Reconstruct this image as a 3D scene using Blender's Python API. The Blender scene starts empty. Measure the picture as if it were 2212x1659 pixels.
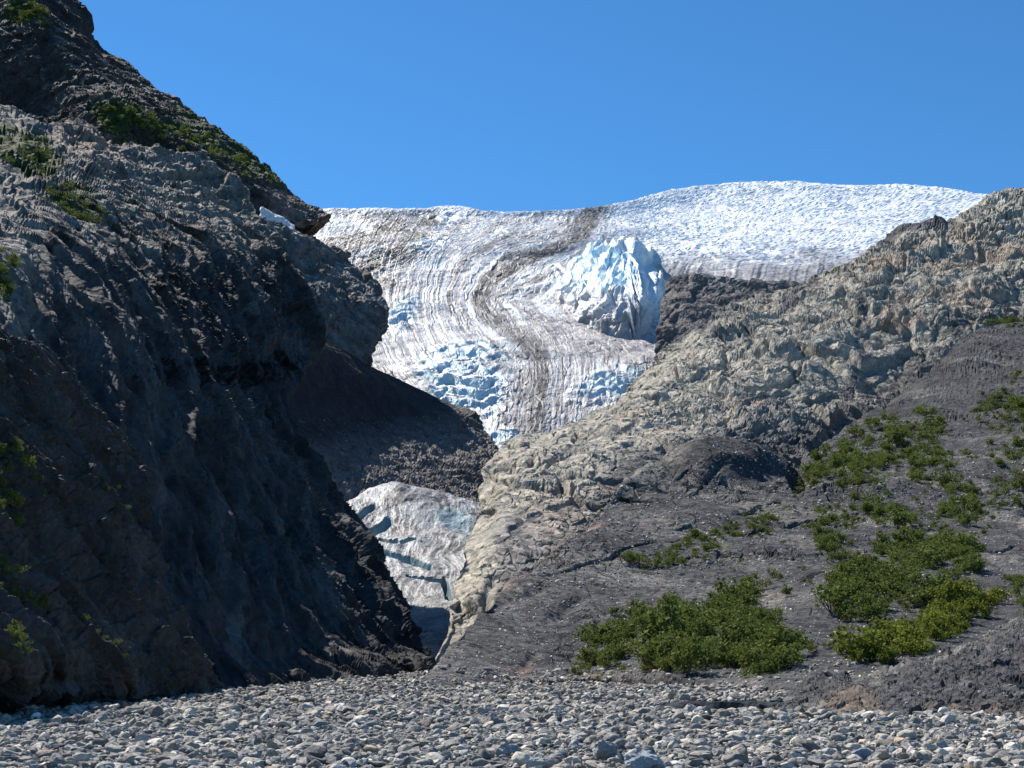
import bpy, math, random
import numpy as np

# ------------------------------------------------------------------ basics
W, H = 2212.0, 1659.0           # units in which the control points of the landforms are written down
F = 3038.0                      # focal length in those units
CAMZ = 3.2
TH = math.atan((1407.0 - H / 2) / F)
ct, st = math.cos(TH), math.sin(TH)
CAM = np.array([0.0, 0.0, CAMZ])
rng = np.random.default_rng(7)
scene = bpy.context.scene
col = scene.collection


def ray(px, py):
    a = (px - W / 2) / F
    b = (H / 2 - py) / F
    dy = ct - b * st
    dz = st + b * ct
    return a / dy, 1.0, dz / dy


def P(px, py, Y=None):
    x, y, z = ray(px, py)
    if Y is None:
        Y = -CAMZ / z
        return np.array([x * Y, Y, -0.25])
    return np.array([x * Y, Y, CAMZ + z * Y])


def project(p):
    d = p - CAM
    y = d[..., 1] * ct + d[..., 2] * st
    z = -d[..., 1] * st + d[..., 2] * ct
    return d[..., 0] / y * F + W / 2, H / 2 - z / y * F


# ------------------------------------------------------------------ noise
def _hash(ix, iy, iz, seed):
    n = ix.astype(np.uint32) * np.uint32(374761393) + iy.astype(np.uint32) * np.uint32(668265263) \
        + iz.astype(np.uint32) * np.uint32(2246822519) + np.uint32((seed * 3266489917) & 0xffffffff)
    n ^= n >> np.uint32(15)
    n *= np.uint32(2246822519)
    n ^= n >> np.uint32(13)
    n *= np.uint32(3266489917)
    n ^= n >> np.uint32(16)
    return n


def perlin(p, seed=0):
    """gradient noise, about -1..1; p is (N,3)"""
    p = p.astype(np.float32)
    i = np.floor(p).astype(np.int32)
    f = p - i
    u = f * f * f * (f * (f * 6 - 15) + 10)
    out = 0
    for dx in (0, 1):
        wx = u[:, 0] if dx else 1 - u[:, 0]
        for dy in (0, 1):
            wy = u[:, 1] if dy else 1 - u[:, 1]
            for dz in (0, 1):
                wz = u[:, 2] if dz else 1 - u[:, 2]
                h = _hash(i[:, 0] + dx, i[:, 1] + dy, i[:, 2] + dz, seed)
                gx = (h & np.uint32(255)).astype(np.float32) / 127.5 - 1
                gy = ((h >> np.uint32(8)) & np.uint32(255)).astype(np.float32) / 127.5 - 1
                gz = ((h >> np.uint32(16)) & np.uint32(255)).astype(np.float32) / 127.5 - 1
                out = out + wx * wy * wz * (gx * (f[:, 0] - dx) + gy * (f[:, 1] - dy) + gz * (f[:, 2] - dz))
    return out * 1.5


def fbm(p, octv=5, seed=0, gain=0.5, ridged=False):
    a, s, t = 1.0, 0.0, 0.0
    for o in range(octv):
        n = perlin(p * (2.03 ** o) + o * 17.3, seed + o)
        if ridged:
            n = .55 - 2 * np.abs(n)
        s = s + a * n
        t += a
        a *= gain
    return s / t


def worley(p, seed=0):
    """F1, F2, random value of the nearest cell, and the offset to its point"""
    p = p.astype(np.float32)
    i = np.floor(p).astype(np.int32)
    f = p - i
    n = len(p)
    f1 = np.full(n, 9.0, np.float32); f2 = np.full(n, 9.0, np.float32); cid = np.zeros(n, np.float32)
    off = np.zeros((n, 3), np.float32)
    for dx in (-1, 0, 1):
        for dy in (-1, 0, 1):
            for dz in (-1, 0, 1):
                h = _hash(i[:, 0] + dx, i[:, 1] + dy, i[:, 2] + dz, seed)
                ox = dx + (h & np.uint32(1023)).astype(np.float32) / 1023 - f[:, 0]
                oy = dy + ((h >> np.uint32(10)) & np.uint32(1023)).astype(np.float32) / 1023 - f[:, 1]
                oz = dz + ((h >> np.uint32(20)) & np.uint32(1023)).astype(np.float32) / 1023 - f[:, 2]
                d = ox * ox + oy * oy + oz * oz
                m = d < f1
                f2 = np.where(m, f1, np.minimum(f2, d))
                f1 = np.where(m, d, f1)
                cid = np.where(m, (((h >> np.uint32(3)) * np.uint32(2654435761)) >> np.uint32(16)).astype(np.float32) / 65535, cid)
                off[m, 0] = ox[m]; off[m, 1] = oy[m]; off[m, 2] = oz[m]
    return np.sqrt(f1), np.sqrt(f2), cid, off


def facets(p, seed=0):
    """broken rock: every cell is a tilted facet at a height of its own, about -1..1"""
    f1, f2, c, off = worley(p, seed)
    tx = np.modf(c * 37.7)[0] * 2 - 1; ty = np.modf(c * 91.3)[0] * 2 - 1; tz = np.modf(c * 53.9)[0] * 2 - 1
    tilt = off[:, 0] * tx + off[:, 1] * ty + off[:, 2] * tz
    return sstep(0, .11, f2 - f1) * (0.50 + (c - .5) * 1.0 + tilt * 1.1) - .45


def sstep(a, b, x):
    t = np.clip((x - a) / (b - a), 0, 1)
    return t * t * (3 - 2 * t)


def inpoly(x, y, poly):
    r = np.zeros(x.shape, bool)
    n = len(poly)
    for k in range(n):
        x1, y1 = poly[k]; x2, y2 = poly[(k + 1) % n]
        if y1 == y2:
            continue
        c = (y1 > y) != (y2 > y)
        r ^= c & (x < (x2 - x1) * (y - y1) / (y2 - y1) + x1)
    return r


def band(x, y, line, w):
    """1 on a polyline, falling to 0 at distance w (w may vary per point)"""
    best = np.full(x.shape, 1e9)
    for (x1, y1), (x2, y2) in zip(line[:-1], line[1:]):
        vx, vy = x2 - x1, y2 - y1
        t = np.clip(((x - x1) * vx + (y - y1) * vy) / (vx * vx + vy * vy), 0, 1)
        best = np.minimum(best, np.hypot(x - x1 - t * vx, y - y1 - t * vy))
    return 1 - sstep(0, 1, best / w)


def blob(x, y, cx, cy, rx, ry, ang=0.0):
    c, s = math.cos(math.radians(ang)), math.sin(math.radians(ang))
    u = ((x - cx) * c + (y - cy) * s) / rx
    v = (-(x - cx) * s + (y - cy) * c) / ry
    return 1 - sstep(0.35, 1.0, np.sqrt(u * u + v * v))


# ------------------------------------------------------------------ surfaces
def pchip(xk, yk, x):
    """monotone cubic through rows yk (K,...) at knots xk, evaluated at x (M,)"""
    xk = np.asarray(xk, float); yk = np.asarray(yk, float)
    h = np.diff(xk)
    sh = (-1,) + (1,) * (yk.ndim - 1)
    hh = h.reshape(sh)
    d = np.diff(yk, axis=0) / hh
    m = np.zeros_like(yk)
    a, b = d[:-1], d[1:]
    w1 = 2 * hh[1:] + hh[:-1]; w2 = hh[1:] + 2 * hh[:-1]
    with np.errstate(divide='ignore', invalid='ignore'):
        mm = (w1 + w2) / (w1 / a + w2 / b)
    m[1:-1] = np.where(a * b > 0, np.nan_to_num(mm), 0)
    m[0] = d[0]; m[-1] = d[-1]
    k = np.clip(np.searchsorted(xk, x, side='right') - 1, 0, len(xk) - 2)
    t = ((x - xk[k]) / h[k]).reshape(sh)
    H_ = h[k].reshape(sh)
    y0, y1, m0, m1 = yk[k], yk[k + 1], m[k], m[k + 1]
    return (2 * t**3 - 3 * t**2 + 1) * y0 + (t**3 - 2 * t**2 + t) * H_ * m0 + (-2 * t**3 + 3 * t**2) * y1 + (t**3 - t**2) * H_ * m1


def surface(rows, nu, nv, left='open', right='open', top='back', base=None, smooth=None):
    """rows of control points from the foot of a landform to its crest -> grid (nv, nu, 3) of points.
    A side is 'open' (goes on out of the picture) or 'wrap' (turns away from the camera); the top goes down behind."""
    K = 48
    R = []
    for r in rows:
        pts = np.array([P(*q) for q in r])
        # chord length seen from the camera, so that samples spread evenly over what is seen
        qx, qy = project(pts)
        seg = np.hypot(np.diff(qx), np.diff(qy)) + 1e-3
        s = np.concatenate([[0], np.cumsum(seg)]); s /= s[-1]
        R.append(pchip(s, pts, np.linspace(0, 1, K)))
    R = np.array(R)                      # (rows, K, 3)
    if base is not None:
        b = R[0].copy(); b[:, 2] -= base; b[:, 1] -= base * 0.15
        if base < 0:            # the foot runs back under the landform instead of down
            b = CAM + (R[0] - CAM) * (1 - base); b[:, 2] -= 1
        R = np.concatenate([b[None], R])
    # rows spacing
    qx, qy = project(R)
    vk = np.concatenate([[0], np.cumsum(np.maximum(np.median(np.hypot(np.diff(qx, axis=0), np.diff(qy, axis=0)), axis=1), 4))])
    if top == 'back':
        c = R[-1]; Yc = c[:, 1:2]
        d = c - CAM
        b1 = CAM + d * 1.02; b1[:, 2:] -= 0.010 * Yc
        b2 = CAM + d * 1.06; b2[:, 2:] -= 0.10 * Yc
        b3 = CAM + d * 1.5; b3[:, 2] = -5
        R = np.concatenate([R, b1[None], b2[None], b3[None]])
        L = vk[-1]
        vk = np.concatenate([vk, [L * 1.03, L * 1.07, L * 1.12]])
    uk = np.linspace(0, 1, K)
    def side(e, sgn):
        d = e - CAM; Y = e[:, 1:2]
        a1 = CAM + d * 1.015; a1[:, 0:1] += -sgn * 0.004 * Y; a1[:, 2:] -= 0.004 * Y
        a2 = CAM + d * 1.05; a2[:, 0:1] += -sgn * 0.03 * Y; a2[:, 2:] -= 0.03 * Y
        return a1, a2
    if right == 'wrap':
        a1, a2 = side(R[:, -1], 1)
        R = np.concatenate([R, a1[:, None], a2[:, None]], axis=1); uk = np.concatenate([uk, [1.015, 1.05]])
    else:
        e = R[:, -1].copy(); e2 = e.copy(); e2[:, 0] += 0.16 * e[:, 1]
        R = np.concatenate([R, e2[:, None]], axis=1); uk = np.concatenate([uk, [1.06]])
    if left == 'wrap':
        a1, a2 = side(R[:, 0], -1)
        R = np.concatenate([a2[:, None], a1[:, None], R], axis=1); uk = np.concatenate([[-0.05, -0.015], uk])
    else:
        e = R[:, 0].copy(); e[:, 0] -= 0.16 * e[:, 1]
        R = np.concatenate([e[:, None], R], axis=1); uk = np.concatenate([[-0.06], uk])
    G = pchip(uk, np.swapaxes(R, 0, 1), np.linspace(uk[0], uk[-1], nu))     # (nu, rows, 3)
    G = pchip(vk, np.swapaxes(G, 0, 1), np.linspace(vk[0], vk[-1], nv))     # (nv, nu, 3)
    return G


def normals(G):
    du = np.gradient(G, axis=1); dv = np.gradient(G, axis=0)
    n = np.cross(du, dv)
    n /= np.linalg.norm(n, axis=2, keepdims=True) + 1e-9
    # towards the camera side / up
    s = np.sign(np.sum(n * (CAM - G), axis=2, keepdims=True).mean())
    return n * s


def blur(G, k):
    for ax in (0, 1):
        for _ in range(k):
            G = (np.take(G, np.clip(np.arange(G.shape[ax]) - 1, 0, None), axis=ax)
                 + np.take(G, np.clip(np.arange(G.shape[ax]) + 1, None, G.shape[ax] - 1), axis=ax) + 2 * G) / 4
    return G


def grid_mesh(name, G, C, mat, kind='structure', smooth=False):
    nv, nu = G.shape[:2]
    me = bpy.data.meshes.new(name)
    idx = np.arange(nv * nu).reshape(nv, nu)
    a, b, c, d = idx[:-1, :-1], idx[:-1, 1:], idx[1:, 1:], idx[1:, :-1]
    # winding so that faces look towards the camera / up
    n = normals(G)
    nn = np.cross(np.gradient(G, axis=1), np.gradient(G, axis=0))
    q = np.stack([a, b, c, d], -1) if np.sum(nn * n) > 0 else np.stack([d, c, b, a], -1)
    q = q.reshape(-1, 4)
    raw_mesh(me, G.reshape(-1, 3), q, C.reshape(-1, 3), smooth)
    me.materials.append(mat)
    o = bpy.data.objects.new(name, me); col.objects.link(o)
    if kind:
        o['kind'] = kind
    return o


def raw_mesh(me, V, Q, C=None, smooth=False):
    V = np.ascontiguousarray(V, np.float32); Q = np.ascontiguousarray(Q, np.int32)
    k = Q.shape[1]
    me.vertices.add(len(V)); me.vertices.foreach_set('co', V.ravel())
    me.loops.add(Q.size); me.loops.foreach_set('vertex_index', Q.ravel())
    me.polygons.add(len(Q)); me.polygons.foreach_set('loop_start', np.arange(0, Q.size, k, dtype=np.int32))
    me.polygons.foreach_set('loop_total', np.full(len(Q), k, np.int32))
    me.polygons.foreach_set('use_smooth', np.full(len(Q), smooth, bool))
    if C is not None:
        at = me.color_attributes.new('tint', 'FLOAT_COLOR', 'POINT')
        at.data.foreach_set('color', np.concatenate([np.clip(C, 0.002, 1), np.ones((len(C), 1))], 1).astype(np.float32).ravel())
    me.update(calc_edges=True)


# ------------------------------------------------------------------ materials
def nodes(name):
    m = bpy.data.materials.new(name); m.use_nodes = True
    nt = m.node_tree; b = nt.nodes['Principled BSDF']
    return m, nt, b


def rock_mat(name, scale, var=0.35, bump=0.6, rough=0.92, dist=1.0, spec=0.15, facet=1.6, tone_var=.22):
    """vertex tint times two octaves of mottling, with fine cracks and grain in the bump; scale = features per metre"""
    m, nt, b = nodes(name)
    N, L = nt.nodes, nt.links
    at = N.new('ShaderNodeAttribute'); at.attribute_name = 'tint'
    ge = N.new('ShaderNodeNewGeometry')
    n1 = N.new('ShaderNodeTexNoise'); n1.inputs['Scale'].default_value = scale; n1.inputs['Detail'].default_value = 6; n1.inputs['Roughness'].default_value = 0.65
    L.new(ge.outputs['Position'], n1.inputs['Vector'])
    mr = N.new('ShaderNodeMapRange'); mr.inputs[1].default_value = 0.3; mr.inputs[2].default_value = 0.7
    mr.inputs[3].default_value = 1 - var; mr.inputs[4].default_value = 1 + var
    L.new(n1.outputs['Fac'], mr.inputs[0])
    mu = N.new('ShaderNodeVectorMath'); mu.operation = 'SCALE'
    L.new(at.outputs['Color'], mu.inputs[0]); L.new(mr.outputs[0], mu.inputs['Scale'])
    L.new(mu.outputs[0], b.inputs['Base Color'])
    b.inputs['Roughness'].default_value = rough
    b.inputs['Specular IOR Level'].default_value = spec
    # broken blocks: every cell of a Voronoi pattern is a plane tilted its own way
    hs = []; tone = None
    for k_, (sc_, wt) in enumerate(((scale * .45, 1.0), (scale * 1.3, .45))):
        dn = N.new('ShaderNodeVectorMath'); dn.operation = 'MULTIPLY_ADD'
        nz = N.new('ShaderNodeTexNoise'); nz.inputs['Scale'].default_value = sc_ * .8; nz.inputs['Detail'].default_value = 2
        L.new(ge.outputs['Position'], nz.inputs['Vector'])
        L.new(nz.outputs['Color'], dn.inputs[0]); dn.inputs[1].default_value = (1.1 / sc_,) * 3; L.new(ge.outputs['Position'], dn.inputs[2])
        vo = N.new('ShaderNodeTexVoronoi'); vo.inputs['Scale'].default_value = sc_
        L.new(dn.outputs[0], vo.inputs['Vector'])
        df = N.new('ShaderNodeVectorMath'); df.operation = 'SUBTRACT'
        sp = N.new('ShaderNodeVectorMath'); sp.operation = 'SCALE'; sp.inputs['Scale'].default_value = 1.0
        L.new(vo.outputs['Position'], sp.inputs[0])
        L.new(dn.outputs[0], df.inputs[0]); L.new(sp.outputs[0], df.inputs[1])
        cc_ = N.new('ShaderNodeVectorMath'); cc_.operation = 'SUBTRACT'; cc_.inputs[1].default_value = (.5, .5, .5)
        L.new(vo.outputs['Color'], cc_.inputs[0])
        dt = N.new('ShaderNodeVectorMath'); dt.operation = 'DOT_PRODUCT'
        L.new(df.outputs[0], dt.inputs[0]); L.new(cc_.outputs[0], dt.inputs[1])
        m1 = N.new('ShaderNodeMath'); m1.operation = 'MULTIPLY'; m1.inputs[1].default_value = wt * facet
        L.new(dt.outputs['Value'], m1.inputs[0]); hs.append(m1)
        if k_ == 0:
            tone = vo
    n2 = N.new('ShaderNodeMath'); n2.operation = 'MULTIPLY'; n2.inputs[1].default_value = .5 * dist / scale
    L.new(n1.outputs['Fac'], n2.inputs[0])
    a1_ = N.new('ShaderNodeMath'); a1_.operation = 'ADD'; L.new(hs[0].outputs[0], a1_.inputs[0]); L.new(hs[1].outputs[0], a1_.inputs[1])
    a2_ = N.new('ShaderNodeMath'); a2_.operation = 'ADD'; L.new(a1_.outputs[0], a2_.inputs[0]); L.new(n2.outputs[0], a2_.inputs[1])
    bp = N.new('ShaderNodeBump'); bp.inputs['Strength'].default_value = bump; bp.inputs['Distance'].default_value = 1.0
    L.new(a2_.outputs[0], bp.inputs['Height']); L.new(bp.outputs[0], b.inputs['Normal'])
    # blocks differ a little in tone
    sx = N.new('ShaderNodeSeparateColor'); L.new(tone.outputs['Color'], sx.inputs[0])
    mt = N.new('ShaderNodeMapRange'); mt.inputs[3].default_value = 1 - tone_var; mt.inputs[4].default_value = 1 + tone_var
    L.new(sx.outputs[0], mt.inputs[0])
    mk = N.new('ShaderNodeMath'); mk.operation = 'MULTIPLY'; L.new(mr.outputs[0], mk.inputs[0]); L.new(mt.outputs[0], mk.inputs[1])
    L.new(mk.outputs[0], mu.inputs['Scale'])
    return m


def ice_mat(name, scale):
    m = rock_mat(name, scale, var=0.08, bump=0.5, rough=0.55, dist=0.8, spec=0.3, facet=.5, tone_var=.04)
    return m


def mix(a, b, t):
    t = np.clip(t, 0, 1)[:, None]
    return a * (1 - t) + b * t


def C3(*c):
    return np.array(c)[None, :]


def thing(o, label, cat, group=None):
    o['label'] = label; o['category'] = cat
    if group:
        o['group'] = group


# where things can be put: dense points of a landform with their place in the view
SURF = {}


def landform(name, rows, nu, nv, shape, colour, mat, left='open', right='open', base=4.0, key=None, top='back', soft=6, nearscale=None):
    G = surface(rows, nu, nv, left, right, top, base)
    G = blur(G, soft)
    n = normals(G).reshape(-1, 3)
    p = G.reshape(-1, 3)
    x, y = project(p)
    d = shape(p, n, x, y)
    if nearscale:
        d = d * np.clip(p[:, 1] / nearscale, .25, 1)
    if d.ndim == 1:
        q = p + n * d[:, None]
    else:
        q = p + d
    G2 = q.reshape(G.shape)
    n2 = normals(G2).reshape(-1, 3)
    C = colour(q, n2, x, y, (d if d.ndim == 1 else np.sum(d * n, 1)))
    o = grid_mesh(name, G2, C, mat)
    SURF[key or name] = (q, n2, x, y)
    return o


# ================================================================== the landforms
YS = np.array([1, .4, 1])        # broken rock is drawn out along the valley

# ---- near slope at the left
def shape_spur(p, n, x, y):
    # gullies run down the slope, slanting to the lower right
    g = fbm(np.stack([(p[:, 1] * .65 + p[:, 2]) * 0.2, p[:, 2] * 0.02, p[:, 0] * 0.02], 1), 5, 11, 0.55, True)
    q = p * YS
    return g * 1.8 + fbm(p * 0.12, 5, 3, 0.55) * .9 + facets(q * 0.6, 4) * 0.35 + facets(q * 1.8, 5) * 0.12 + facets(np.stack([(p[:, 1] * .65 + p[:, 2]) * .4, p[:, 0] * .15, p[:, 2] * .12], 1), 6) * .5


def col_spur(p, n, x, y, d):
    v = fbm(p * 0.15, 4, 31); w = fbm(p * 0.9, 3, 32)
    c = mix(C3(.024, .024, .025), C3(.088, .082, .078), 0.5 + v * 0.9 + w * 0.3)
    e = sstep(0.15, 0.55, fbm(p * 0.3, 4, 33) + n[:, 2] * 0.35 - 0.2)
    lit = np.maximum.reduce([band(x, y, [(-60, 700), (170, 835), (250, 960)], 60), band(x, y, [(-60, 1110), (100, 1220), (330, 1440), (420, 1490)], 30)])  # sunlit rims of crest and gully, painted into the colour
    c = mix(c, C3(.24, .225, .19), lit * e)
    c = mix(c, C3(.035, .05, .014), sstep(0.0, 0.5, fbm(p * 0.25, 4, 34)) * sstep(.35, .7, n[:, 2]) * 0.8)
    return c


def face(a, pts, x0=None, far=18.0):
    """depth of points on a valley side that runs away from the camera at x = -x0 and rises to the left with slope a"""
    out = []
    for px, py in pts:
        vx = (px - W / 2) / F; vz = (1407 - py) / F
        q0 = x0 if x0 is not None else 27.0 - (27.0 - far) * min(max((px - 600) / 330, 0), 1)
        out.append((px, py, q0 / (-vx - vz / a)))
    return out


spur_rows = [
    [(-60, 1545), (100, 1532), (250, 1520), (380, 1507), (470, 1490)],
    face(1.8, [(-60, 1440), (100, 1440), (230, 1440), (340, 1440), (432, 1440)], 25.5),
    face(1.8, [(-60, 1300), (80, 1300), (180, 1300), (280, 1300), (372, 1310)], 25.5),
    face(1.8, [(-60, 1150), (60, 1150), (150, 1150), (240, 1150), (322, 1160)], 25.5),
    face(1.8, [(-60, 980), (40, 980), (120, 980), (200, 980), (288, 985)], 25.5),
    face(1.8, [(-60, 840), (20, 840), (90, 850), (150, 860), (205, 870)], 25.5),
    face(1.8, [(-60, 685), (0, 712), (50, 745), (110, 785), (172, 825)], 25.5),
]

# ---- left mountain: wall with shade painted in, rock bench on top painted sunlit
wall_rows = [
    [(150, 1540, 104), (440, 1500, 120), (600, 1482, 138), (750, 1468, 170), (850, 1458, 205), (928, 1450, 255)],
    face(2.0, [(150, 1400), (400, 1400), (550, 1395), (700, 1390), (820, 1385), (911, 1385)], None, 18.5),
    face(2.0, [(100, 1250), (350, 1250), (500, 1240), (650, 1240), (760, 1240), (842, 1240)]),
    face(2.0, [(60, 1110), (300, 1110), (450, 1110), (600, 1110), (700, 1110), (768, 1110)]),
    face(2.0, [(0, 960), (250, 960), (380, 960), (500, 960), (590, 960), (652, 960)]),
    face(2.0, [(-60, 850), (150, 850), (300, 850), (420, 850), (510, 850)]) + [(616, 868, 350)],
    face(2.0, [(-60, 760), (120, 760), (280, 760), (430, 760)]) + [(570, 760, 350), (684, 750, 405)],
    face(1.9, [(-60, 640), (80, 640), (260, 640)]) + face(2.0, [(420, 640)]) + [(560, 640, 375), (672, 645, 430)],
    face(1.8, [(-60, 540), (80, 540), (230, 530)]) + face(1.95, [(380, 540)]) + [(520, 540, 395), (622, 540, 450)],
    [(-60, 440, 190), (60, 445, 205), (200, 430, 275), (340, 450, 370), (460, 460, 425), (588, 488, 468)],
    [(-60, 340, 310), (60, 350, 330), (180, 350, 375), (300, 380, 425), (430, 405, 470), (558, 450, 492)],
    [(-60, 232, 460), (60, 253, 465), (95, 282, 468), (140, 272, 475), (195, 276, 475), (235, 312, 480), (330, 326, 500), (420, 345, 515), (480, 375, 520), (530, 418, 520)],
]


def shape_wall(p, n, x, y):
    q = p * np.array([1, 1, 0.45])          # steep ribs: features stretched downhill
    up = sstep(620, 420, y + (x * 0.12))
    big = fbm(q * 0.018, 4, 41, 0.5, True) * (5.0 - 2.5 * up)
    lean = np.stack([p[:, 1] * 0.05 - p[:, 2] * 0.085, p[:, 0] * 0.012, p[:, 2] * 0.010], 1)
    rib = fbm(lean, 6, 42, 0.62, True) * (3.8 - 2.8 * up)
    s2 = p * YS
    warp = fbm(s2 * 0.05, 3, 45)[:, None] * 4
    slab = facets(np.stack([p[:, 1] * .09 - p[:, 2] * .05, p[:, 0] * .04, p[:, 2] * .045], 1) + warp * .04, 49) * 2.4 * (1 - up)
    slab += facets(np.stack([p[:, 1] * .22 - p[:, 2] * .12, p[:, 0] * .1, p[:, 2] * .10], 1) + warp * .05, 50) * 1.1 * (1 - up)
    sb = p * np.array([1, .22, 1])
    rock = facets((sb + warp) * .09, 43) * 2.0 + fbm(sb * .07, 4, 48, .55, True) * 2.4 + facets((sb + warp * .3) * 0.24, 44) * 1.1 + facets(sb * .5, 46) * .4
    low = fbm(s2 * .12, 5, 47, .6, True) * .9 + facets(s2 * .7, 51) * .16
    return big + rib + slab + up * rock + (1 - up) * low


def col_wall(p, n, x, y, d):
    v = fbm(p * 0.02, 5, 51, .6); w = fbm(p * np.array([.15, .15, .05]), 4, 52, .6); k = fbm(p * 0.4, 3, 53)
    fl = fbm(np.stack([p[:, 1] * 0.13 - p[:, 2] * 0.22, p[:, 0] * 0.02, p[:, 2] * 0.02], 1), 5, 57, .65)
    dark = mix(C3(.026, .025, .026), C3(.105, .094, .088), 0.42 + v * 1.2 + w * 0.5 + fl * .9)  # wall colour lowered to deepen its shade
    light = mix(C3(.095, .086, .076), C3(.29, .255, .215), 0.5 + w * 0.9 + k * 0.6)  # bench colour raised to look sunlit
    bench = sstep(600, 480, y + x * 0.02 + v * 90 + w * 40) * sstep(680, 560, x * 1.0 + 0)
    left_lit = sstep(150, 40, x) * sstep(820, 700, y)  # sunlit patch by the left edge, painted as lighter rock
    t = np.maximum(bench, left_lit)
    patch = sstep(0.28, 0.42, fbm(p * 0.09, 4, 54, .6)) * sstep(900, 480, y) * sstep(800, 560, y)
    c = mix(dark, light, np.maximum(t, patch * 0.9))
    tan = blob(x, y, 190, 300, 110, 60, 20)
    c = mix(c, C3(.30, .20, .14), tan * (0.5 + w * 0.8))
    pale = sstep(.3, .5, fbm(np.stack([p[:, 1] * .06 - p[:, 2] * .12, p[:, 0] * .05, p[:, 2] * .04], 1), 4, 58, .6) + .22 * blob(x, y, 520, 1400, 120, 120, 50) + .2 * blob(x, y, 560, 620, 160, 200))  # ledges catching the light, painted as paler slabs
    c = mix(c, C3(.13, .12, .11), pale * .7 * (1 - t))
    flat = sstep(.35, .75, n[:, 2])
    veg = np.maximum.reduce([blob(x, y, 60, 330, 130, 70, 25), blob(x, y, 170, 430, 130, 60, 35) * .8, blob(x, y, 20, 600, 60, 130) * .8, blob(x, y, 300, 440, 90, 40, 30) * .6,
                             blob(x, y, 0, 290, 110, 40, 10)])
    c = mix(c, C3(.045, .062, .018), sstep(0.35, 0.62, veg * 0.7 + fbm(p * 0.06, 4, 55, .6) * 0.6 + flat * .12))
    mossy = sstep(0.2, 0.4, fbm(p * 0.035, 4, 56)) * blob(x, y, 420, 960, 220, 60, 35)
    c = mix(c, C3(.02, .026, .012), mossy)
    return c


# ---- high peak behind it
peak_rows = [
    [(-60, 560, 980), (200, 550, 900), (420, 530, 880), (590, 500, 870), (632, 492, 875), (680, 480, 900), (714, 468, 930)],
    [(-60, 440, 930), (200, 440, 860), (400, 440, 850), (520, 440, 860), (600, 440, 880), (662, 446, 960)],
    [(-60, 370, 890), (180, 370, 840), (330, 370, 830), (450, 370, 850), (520, 370, 890), (582, 372, 980)],
    [(-60, 300, 880), (130, 300, 855), (240, 300, 820), (350, 300, 850), (430, 300, 900), (500, 299, 1000)],
    [(-60, 235, 890), (100, 235, 885), (190, 235, 850), (270, 235, 840), (340, 235, 920), (400, 236, 1020)],
    [(-60, 170, 910), (60, 170, 905), (130, 170, 900), (190, 170, 905), (250, 170, 950), (303, 168, 1040)],
    [(-60, 90, 940), (40, 90, 930), (100, 90, 925), (140, 90, 940), (180, 90, 970), (216, 88, 1060)],
    [(-60, 20, 980), (20, 20, 970), (70, 20, 965), (110, 20, 980), (145, 20, 1010), (178, 20, 1080)],
    [(-60, -40, 1010), (0, -40, 1005), (40, -40, 1000), (75, -40, 1010), (105, -40, 1040), (135, -30, 1090)],
    [(-60, -140, 1060), (-30, -140, 1060), (0, -140, 1060), (20, -140, 1070), (40, -140, 1090), (60, -130, 1120)],
]
peak_rows = [[(a, b, c * 1.2) for a, b, c in r_] for r_ in peak_rows]


def shape_peak(p, n, x, y):
    big = fbm(p * 0.009, 4, 61, .5, True) * 14
    rib = fbm(np.stack([p[:, 0] * .03 + p[:, 1] * .02, p[:, 1] * .02, p[:, 2] * .008 + p[:, 0] * .006], 1), 5, 62, .55, True) * 7
    s2 = p * YS
    return (big + rib) * .45 + facets(s2 * .05, 63) * 2.2 + fbm(s2 * .05, 5, 66, .6, True) * 2.5 + facets(s2 * .15, 64) * 1.2 + facets(s2 * .4, 65) * .35


def col_peak(p, n, x, y, d):
    v = fbm(p * 0.012, 4, 71); w = fbm(p * .07, 4, 72, .6)
    c = mix(C3(.024, .022, .022), C3(.075, .062, .054), 0.5 + v + w * .7)
    edge = sstep(0.25, 0.5, v * .5 + w + sstep(.4, .8, n[:, 2]) * .35)
    c = mix(c, C3(.22, .19, .16), edge * .75)
    veg = np.maximum.reduce([band(x, y, [(210, 240), (300, 260), (420, 290), (560, 370)], 45) , blob(x, y, 50, 30, 70, 50), blob(x, y, 260, 250, 80, 50), band(x, y, [(380, 240), (520, 320), (600, 400)], 28)])
    c = mix(c, C3(.035, .055, .016), sstep(.42, .65, veg * .75 + fbm(p * .05, 4, 73, .6) * .6))
    lm = blob(x, y, 620, 450, 90, 50, 30)
    c = mix(c, C3(.16, .135, .12), lm * (.6 + w))
    return c


# ---- rock cliff between the left mountain and the glacier
cliff_rows = [
    [(560, 850, 820), (650, 830, 850), (720, 800, 875), (796, 768, 905)],
    [(560, 760, 830), (650, 760, 860), (735, 756, 888), (808, 748, 920)],
    [(560, 700, 850), (650, 700, 880), (745, 705, 905), (836, 712, 950)],
    [(560, 650, 870), (650, 650, 895), (745, 655, 925), (838, 660, 975)],
    [(560, 595, 895), (630, 595, 920), (710, 608, 950), (808, 614, 1000)],
    [(550, 550, 925), (610, 552, 945), (690, 570, 975), (780, 580, 1020)],
    [(530, 440, 960), (572, 466, 970), (628, 494, 985), (658, 509, 1000), (705, 534, 1020), (750, 552, 1040)],
]


def shape_cliff(p, n, x, y):
    s2 = p * YS
    return fbm(p * 0.02, 4, 81, .5, True) * 2.6 + facets(s2 * .045, 82) * 3.4 + fbm(s2 * .06, 5, 85, .6, True) * 2 + facets(s2 * .2, 83) * 1.1 + facets(s2 * .5, 84) * .4


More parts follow.
